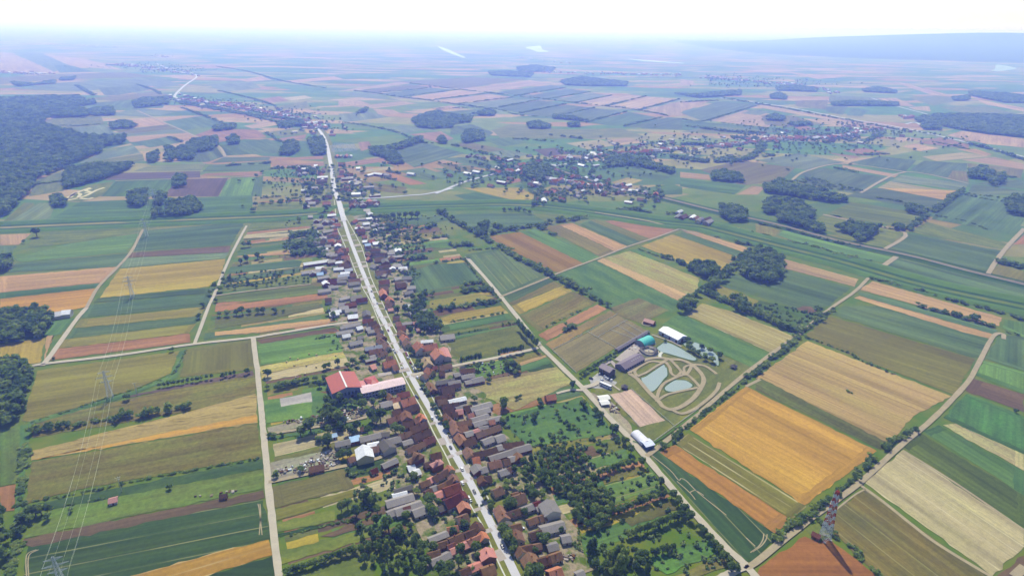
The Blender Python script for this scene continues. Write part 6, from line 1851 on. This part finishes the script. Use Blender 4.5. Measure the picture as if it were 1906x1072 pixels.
car('h3', 1295, 325, 'white', S + 'below the pink-walled house'); car('h3', 1470, 645, 'dark', S + 'abreast of the maroon roofs'); car('h3', 1135, 20, 'dark', S + 'by the brown hip-roofed house')
car('h3', 1395, 735, 'white', 'of a pair parked beside the orange gable, upper'); car('h3', 1412, 765, 'silver', 'of a pair parked beside the orange gable, lower'); car('h3', 1300, 525, 'white', 'parked at the red roof beside the footpath'); car('h3', 1035, 710, 'white', 'parked in the yard between red and maroon roofs', 0.3)
car('h2', 690, 390, 'white', 'parked in the courtyard right of the street near the bottom', .3); car('h6', 395, 848, 'white', 'parked on the right verge, topmost of three'); car('h6', 435, 928, 'dark', 'parked on the right verge, middle of three'); car('h6', 490, 1000, 'dark', 'parked on the right verge, lowest of three')
car('h6', 185, 670, 'white', S + 'at the concrete driveway'); car('h7', 1330, 895, 'blue', 'parked below the school, left of a pair'); car('h7', 1350, 910, 'dark', 'parked below the school, right of a pair')
for i, (x, y, c) in enumerate(((1010, 240, 'white'), (1030, 270, 'silver'), (1190, 290, 'red'), (1200, 315, 'red'), (1215, 350, 'white'), (1250, 420, 'red'), (1280, 475, 'silver'), (1300, 515, 'white'), (1130, 490, 'white'), (1110, 160, 'dark'), (1350, 628, 'white'), (1680, 390, 'white'))):
    car('h7', x, y, c, 'parked by the crossing near the school, %s from the far end' % ordinal(i + 1), None)
car('i1', 697, 250, 'dark', S + 'opposite the twin orange gables'); car('i1', 735, 332, 'white', S + 'just past the twin orange gables'); car('i1', 778, 415, 'white', S + 'near the grey house left of it'); car('i1', 935, 800, 'red', S + 'below the cross lane'); 
for i, (x, y, c) in enumerate(((580, 120, 'silver'), (620, 120, 'dark'), (650, 155, 'white'), (672, 175, 'white'), (697, 190, 'white'), (722, 200, 'dark'), (745, 210, 'white'))):
    car('i5', x, y, c, 'in the parked row before the clubhouse, %s from the left' % ordinal(i + 1), 1.1)
car('i5', 612, 205, 'white', 'parked alone between the coach and the clubhouse row', .9); car('i5', 458, 185, 'dark', 'parked alone at the left end of the car park', -.5); car('i5', 575, 480, 'silver', 'beside the white tents', 1.2)
car('i6', 770, 750, 'white', 'standing in the junk yard by the striped shed', .2)
def coach():
    a = gp('i5', 610, 245, 3); b = gp('i5', 722, 292, 3); c = (a + b) / 2; d = b - a; L = 12.0
    root = empty('coach', (c.x, c.y, .5), math.atan2(d.y, d.x)); tag(root, 'white coach parked beside the car park lawn', 'coach')
    MB().box(-L / 2, L / 2, -1.25, 1.25, .35, 1.7).box(-L / 2 + .1, L / 2 - .1, -1.2, 1.2, 2.7, 3.2).obj('body', M_white, root)
    MB().box(-L / 2 + .05, L / 2 - .05, -1.22, 1.22, 1.7, 2.7).obj('windows', M_glass, root)
    for x in (-3.6, 4.0):
        for s in (-1.15, 1.15): link_mesh('wheel', wheel_me, root, (x, s, 0), 0, (1.5, 1.5, 1.5))
coach()
# paddock fences
def fence(tile, text, label):
    P = pts(tile, text); root = empty('paddock_fence', tuple(P[0])); tag(root, label, 'fence', 'pale paddock fences'); O = P[0]
    for i in range(len(P) - 1):
        d = P[i + 1] - P[i]; n = max(1, int(d.length / 5)); post = MB()
        for h in (.7, 1.35): MB().bar(P[i] - O + Vector((0, 0, h)), P[i + 1] - O + Vector((0, 0, h)), .13).obj('rail', M_path, root)
        for k in range(n + 1):
            q = P[i] - O + d * (k / n); post.box(q.x - .09, q.x + .09, q.y - .09, q.y + .09, 0, 1.5)
        post.obj('post_row', M_path, root)
for s, lb in (('870,315 1040,475', 'pale fence along the paddock beside the lane'), ('870,312 1120,183 1330,60', 'pale fence along the far side of the paddocks'), ('1120,185 1320,298', 'pale fence between the big paddock and the small ones'), ('1190,222 1400,100', 'pale fence running through the middle of the small paddocks'),
              ('1280,170 1480,245', 'pale cross fence in the paddocks, nearest the shed'), ('1330,140 1500,235', 'pale cross fence in the paddocks, middle one'), ('1375,115 1530,205', 'pale cross fence in the paddocks, farthest from the lane'), ('1430,590 1730,850', 'pale fence along the right side of the sand arena'), ('1440,970 1590,960 1906,730', 'low fence along the track below the pond lawn'), ('1270,625 1490,858', 'pale fence along the left side of the sand arena')):
    fence('B2', s, lb)
def goal(tile, x, y, ang, label):
    c = gp(tile, x, y); root = empty('football_goal', tuple(c), ang); tag(root, label, 'goal', 'football goals')
    MB().bar((-3.66, 0, 0), (-3.66, 0, 2.44), .09).obj('post', M_white, root); MB().bar((3.66, 0, 0), (3.66, 0, 2.44), .09).obj('post', M_white, root); MB().bar((-3.66, 0, 2.44), (3.66, 0, 2.44), .09).obj('crossbar', M_white, root)
goal('B2', 140, 310, 2.0, 'white football goal at the clubhouse end of the pitch'); goal('B2', 680, 215, 2.0, 'white football goal at the conifer end of the pitch')
# scrap, timber and yard clutter
def clutter(label, tile, text, n, seed, name='scrap_heap', big=2.2):
    r = random.Random(seed); mb = MB()
    for q in scatter(pts(tile, text), int(n * .7), 1.4, r):
        w, l_, h = r.uniform(.5, big), r.uniform(.6, big * 1.5), r.uniform(.3, 1.5); a = r.uniform(0, 3.14); ca, sa = math.cos(a), math.sin(a)
        vs = [(q.x + (x * ca - y * sa), q.y + (x * sa + y * ca), z + .3) for x, y, z in ((-l_ / 2, -w / 2, 0), (l_ / 2, -w / 2, 0), (l_ / 2, w / 2, 0), (-l_ / 2, w / 2, 0), (-l_ / 2 * .9, -w / 2 * .8, h), (l_ / 2 * .8, -w / 2 * .9, h * .9), (l_ / 2 * .9, w / 2 * .8, h), (-l_ / 2 * .8, w / 2, h * .8))]
        mb.add(vs, [(0, 3, 2, 1), (4, 5, 6, 7), (0, 1, 5, 4), (1, 2, 6, 5), (2, 3, 7, 6), (3, 0, 4, 7)], r.choice((0, 0, 1, 2, 2, 3)))
    tag(mb.obj(name, [M_drive, M_wood, M_ballast, M_steel]), label, 'clutter', kind='stuff')
clutter('white and brown scrap heaped along the upper junk lot', 'i6', '340,190 700,130 900,90 1250,20 1480,0 1560,40 1400,90 1180,150 900,180 480,230 360,260', 120, 1)
clutter('timber and scrap strewn over the lower junk yard', 'i6', '200,960 300,860 700,760 820,640 1100,600 1190,780 900,900 400,940', 150, 2)
clutter('planks and pallets beside the white tents', 'i5', '720,560 840,560 880,690 700,660', 26, 3); clutter('goods stacked behind the turquoise hall', 'i4', '690,470 780,380 860,430 850,490 740,490', 26, 4)
clutter('odds and ends in the gardens behind the right-hand houses', 'h8', '1200,640 1500,620 1700,820 1300,870 1200,780', 36, 5, big=1.6); clutter('rubble heap beside the ruined shed', 'h2', '1290,780 1430,760 1430,850 1300,850', 22, 6)
clutter('white bales and boxes on the grass by the allotments', 'C0', '1350,520 1600,440 1760,400 1850,400 1600,520', 14, 7); clutter('odds and ends behind the left-hand houses', 'h5', '700,900 1000,900 1100,960 700,960', 22, 8)
clutter('junk standing under the trees of the upper lot', 'i6', '900,200 1450,110 1450,140 900,240', 40, 9)
def bales():
    r = random.Random(9); me_ = MB().add([(x, .62 * math.cos(t), .62 + .62 * math.sin(t)) for x in (-.6, .6) for t in np.linspace(0, 6.283, 13)[:-1]], [(i, (i + 1) % 12, 12 + (i + 1) % 12, 12 + i) for i in range(12)] + [tuple(range(12)), tuple(range(23, 11, -1))]).mesh('hay_bale', simple_mat('straw', (214, 198, 150), .95, .1, .2, 2))
    for i, (x, y) in enumerate(((510, 400), (565, 425), (535, 370), (650, 425), (670, 345), (720, 435), (722, 350), (590, 380), (640, 485), (858, 355), (575, 510))):
        c = gp('B1', x, y); o = link_mesh('hay_bale', me_, None, (c.x, c.y, .3), r.uniform(0, 3), (1.2, 1.2, 1.2)); tag(o, 'round straw bale on the mown strip by the left lane, %s from the left' % ordinal(1 + sum(1 for q in (510, 565, 535, 650, 670, 720, 722, 590, 640, 858, 575) if q < x)), 'bale', 'straw bales on the mown strip')
bales()
def cemetery():
    r = random.Random(4); mb = MB(); P = pts('i3', '580,110 570,20 640,-20 900,-10 980,70 940,80 760,100')
    for q in scatter(P, 330, 3.2, r, 12):
        mb.box(q.x - .6, q.x + .6, q.y - 1.2, q.y + 1.2, 0, .5, r.choice((0, 0, 1))); mb.box(q.x - .5, q.x + .5, q.y + 1.0, q.y + 1.2, .5, 1.6, r.choice((0, 1)))
    tag(mb.obj('gravestones', [M_white, M_steel]), 'crowded pale gravestones of the cemetery beside the street', 'gravestones', kind='stuff')
cemetery()
def greenhouse_rows():
    pass
# ------------------------------------------------------------------ air: even haze over the whole plain
def haze_box():
    mb = MB().box(-70000, 70000, -4000, 100000, -1.0, HAZE_TOP)
    m = bpy.data.materials.new('haze_air'); m.use_nodes = True
    n = m.node_tree.nodes; l = m.node_tree.links; n.clear()
    out = n.new('ShaderNodeOutputMaterial'); v = n.new('ShaderNodeVolumePrincipled')
    v.inputs['Color'].default_value = HAZE_COL
    v.inputs['Absorption Color'].default_value = (1, 1, 1, 1)
    v.inputs['Density'].default_value = HAZE_D; v.inputs['Anisotropy'].default_value = HAZE_G
    l.new(v.outputs[0], out.inputs['Volume'])
    o = mb.obj('haze', m); o['kind'] = 'stuff'; o['label'] = 'thin blue haze lying over the whole plain'; o['category'] = 'haze'
haze_box()
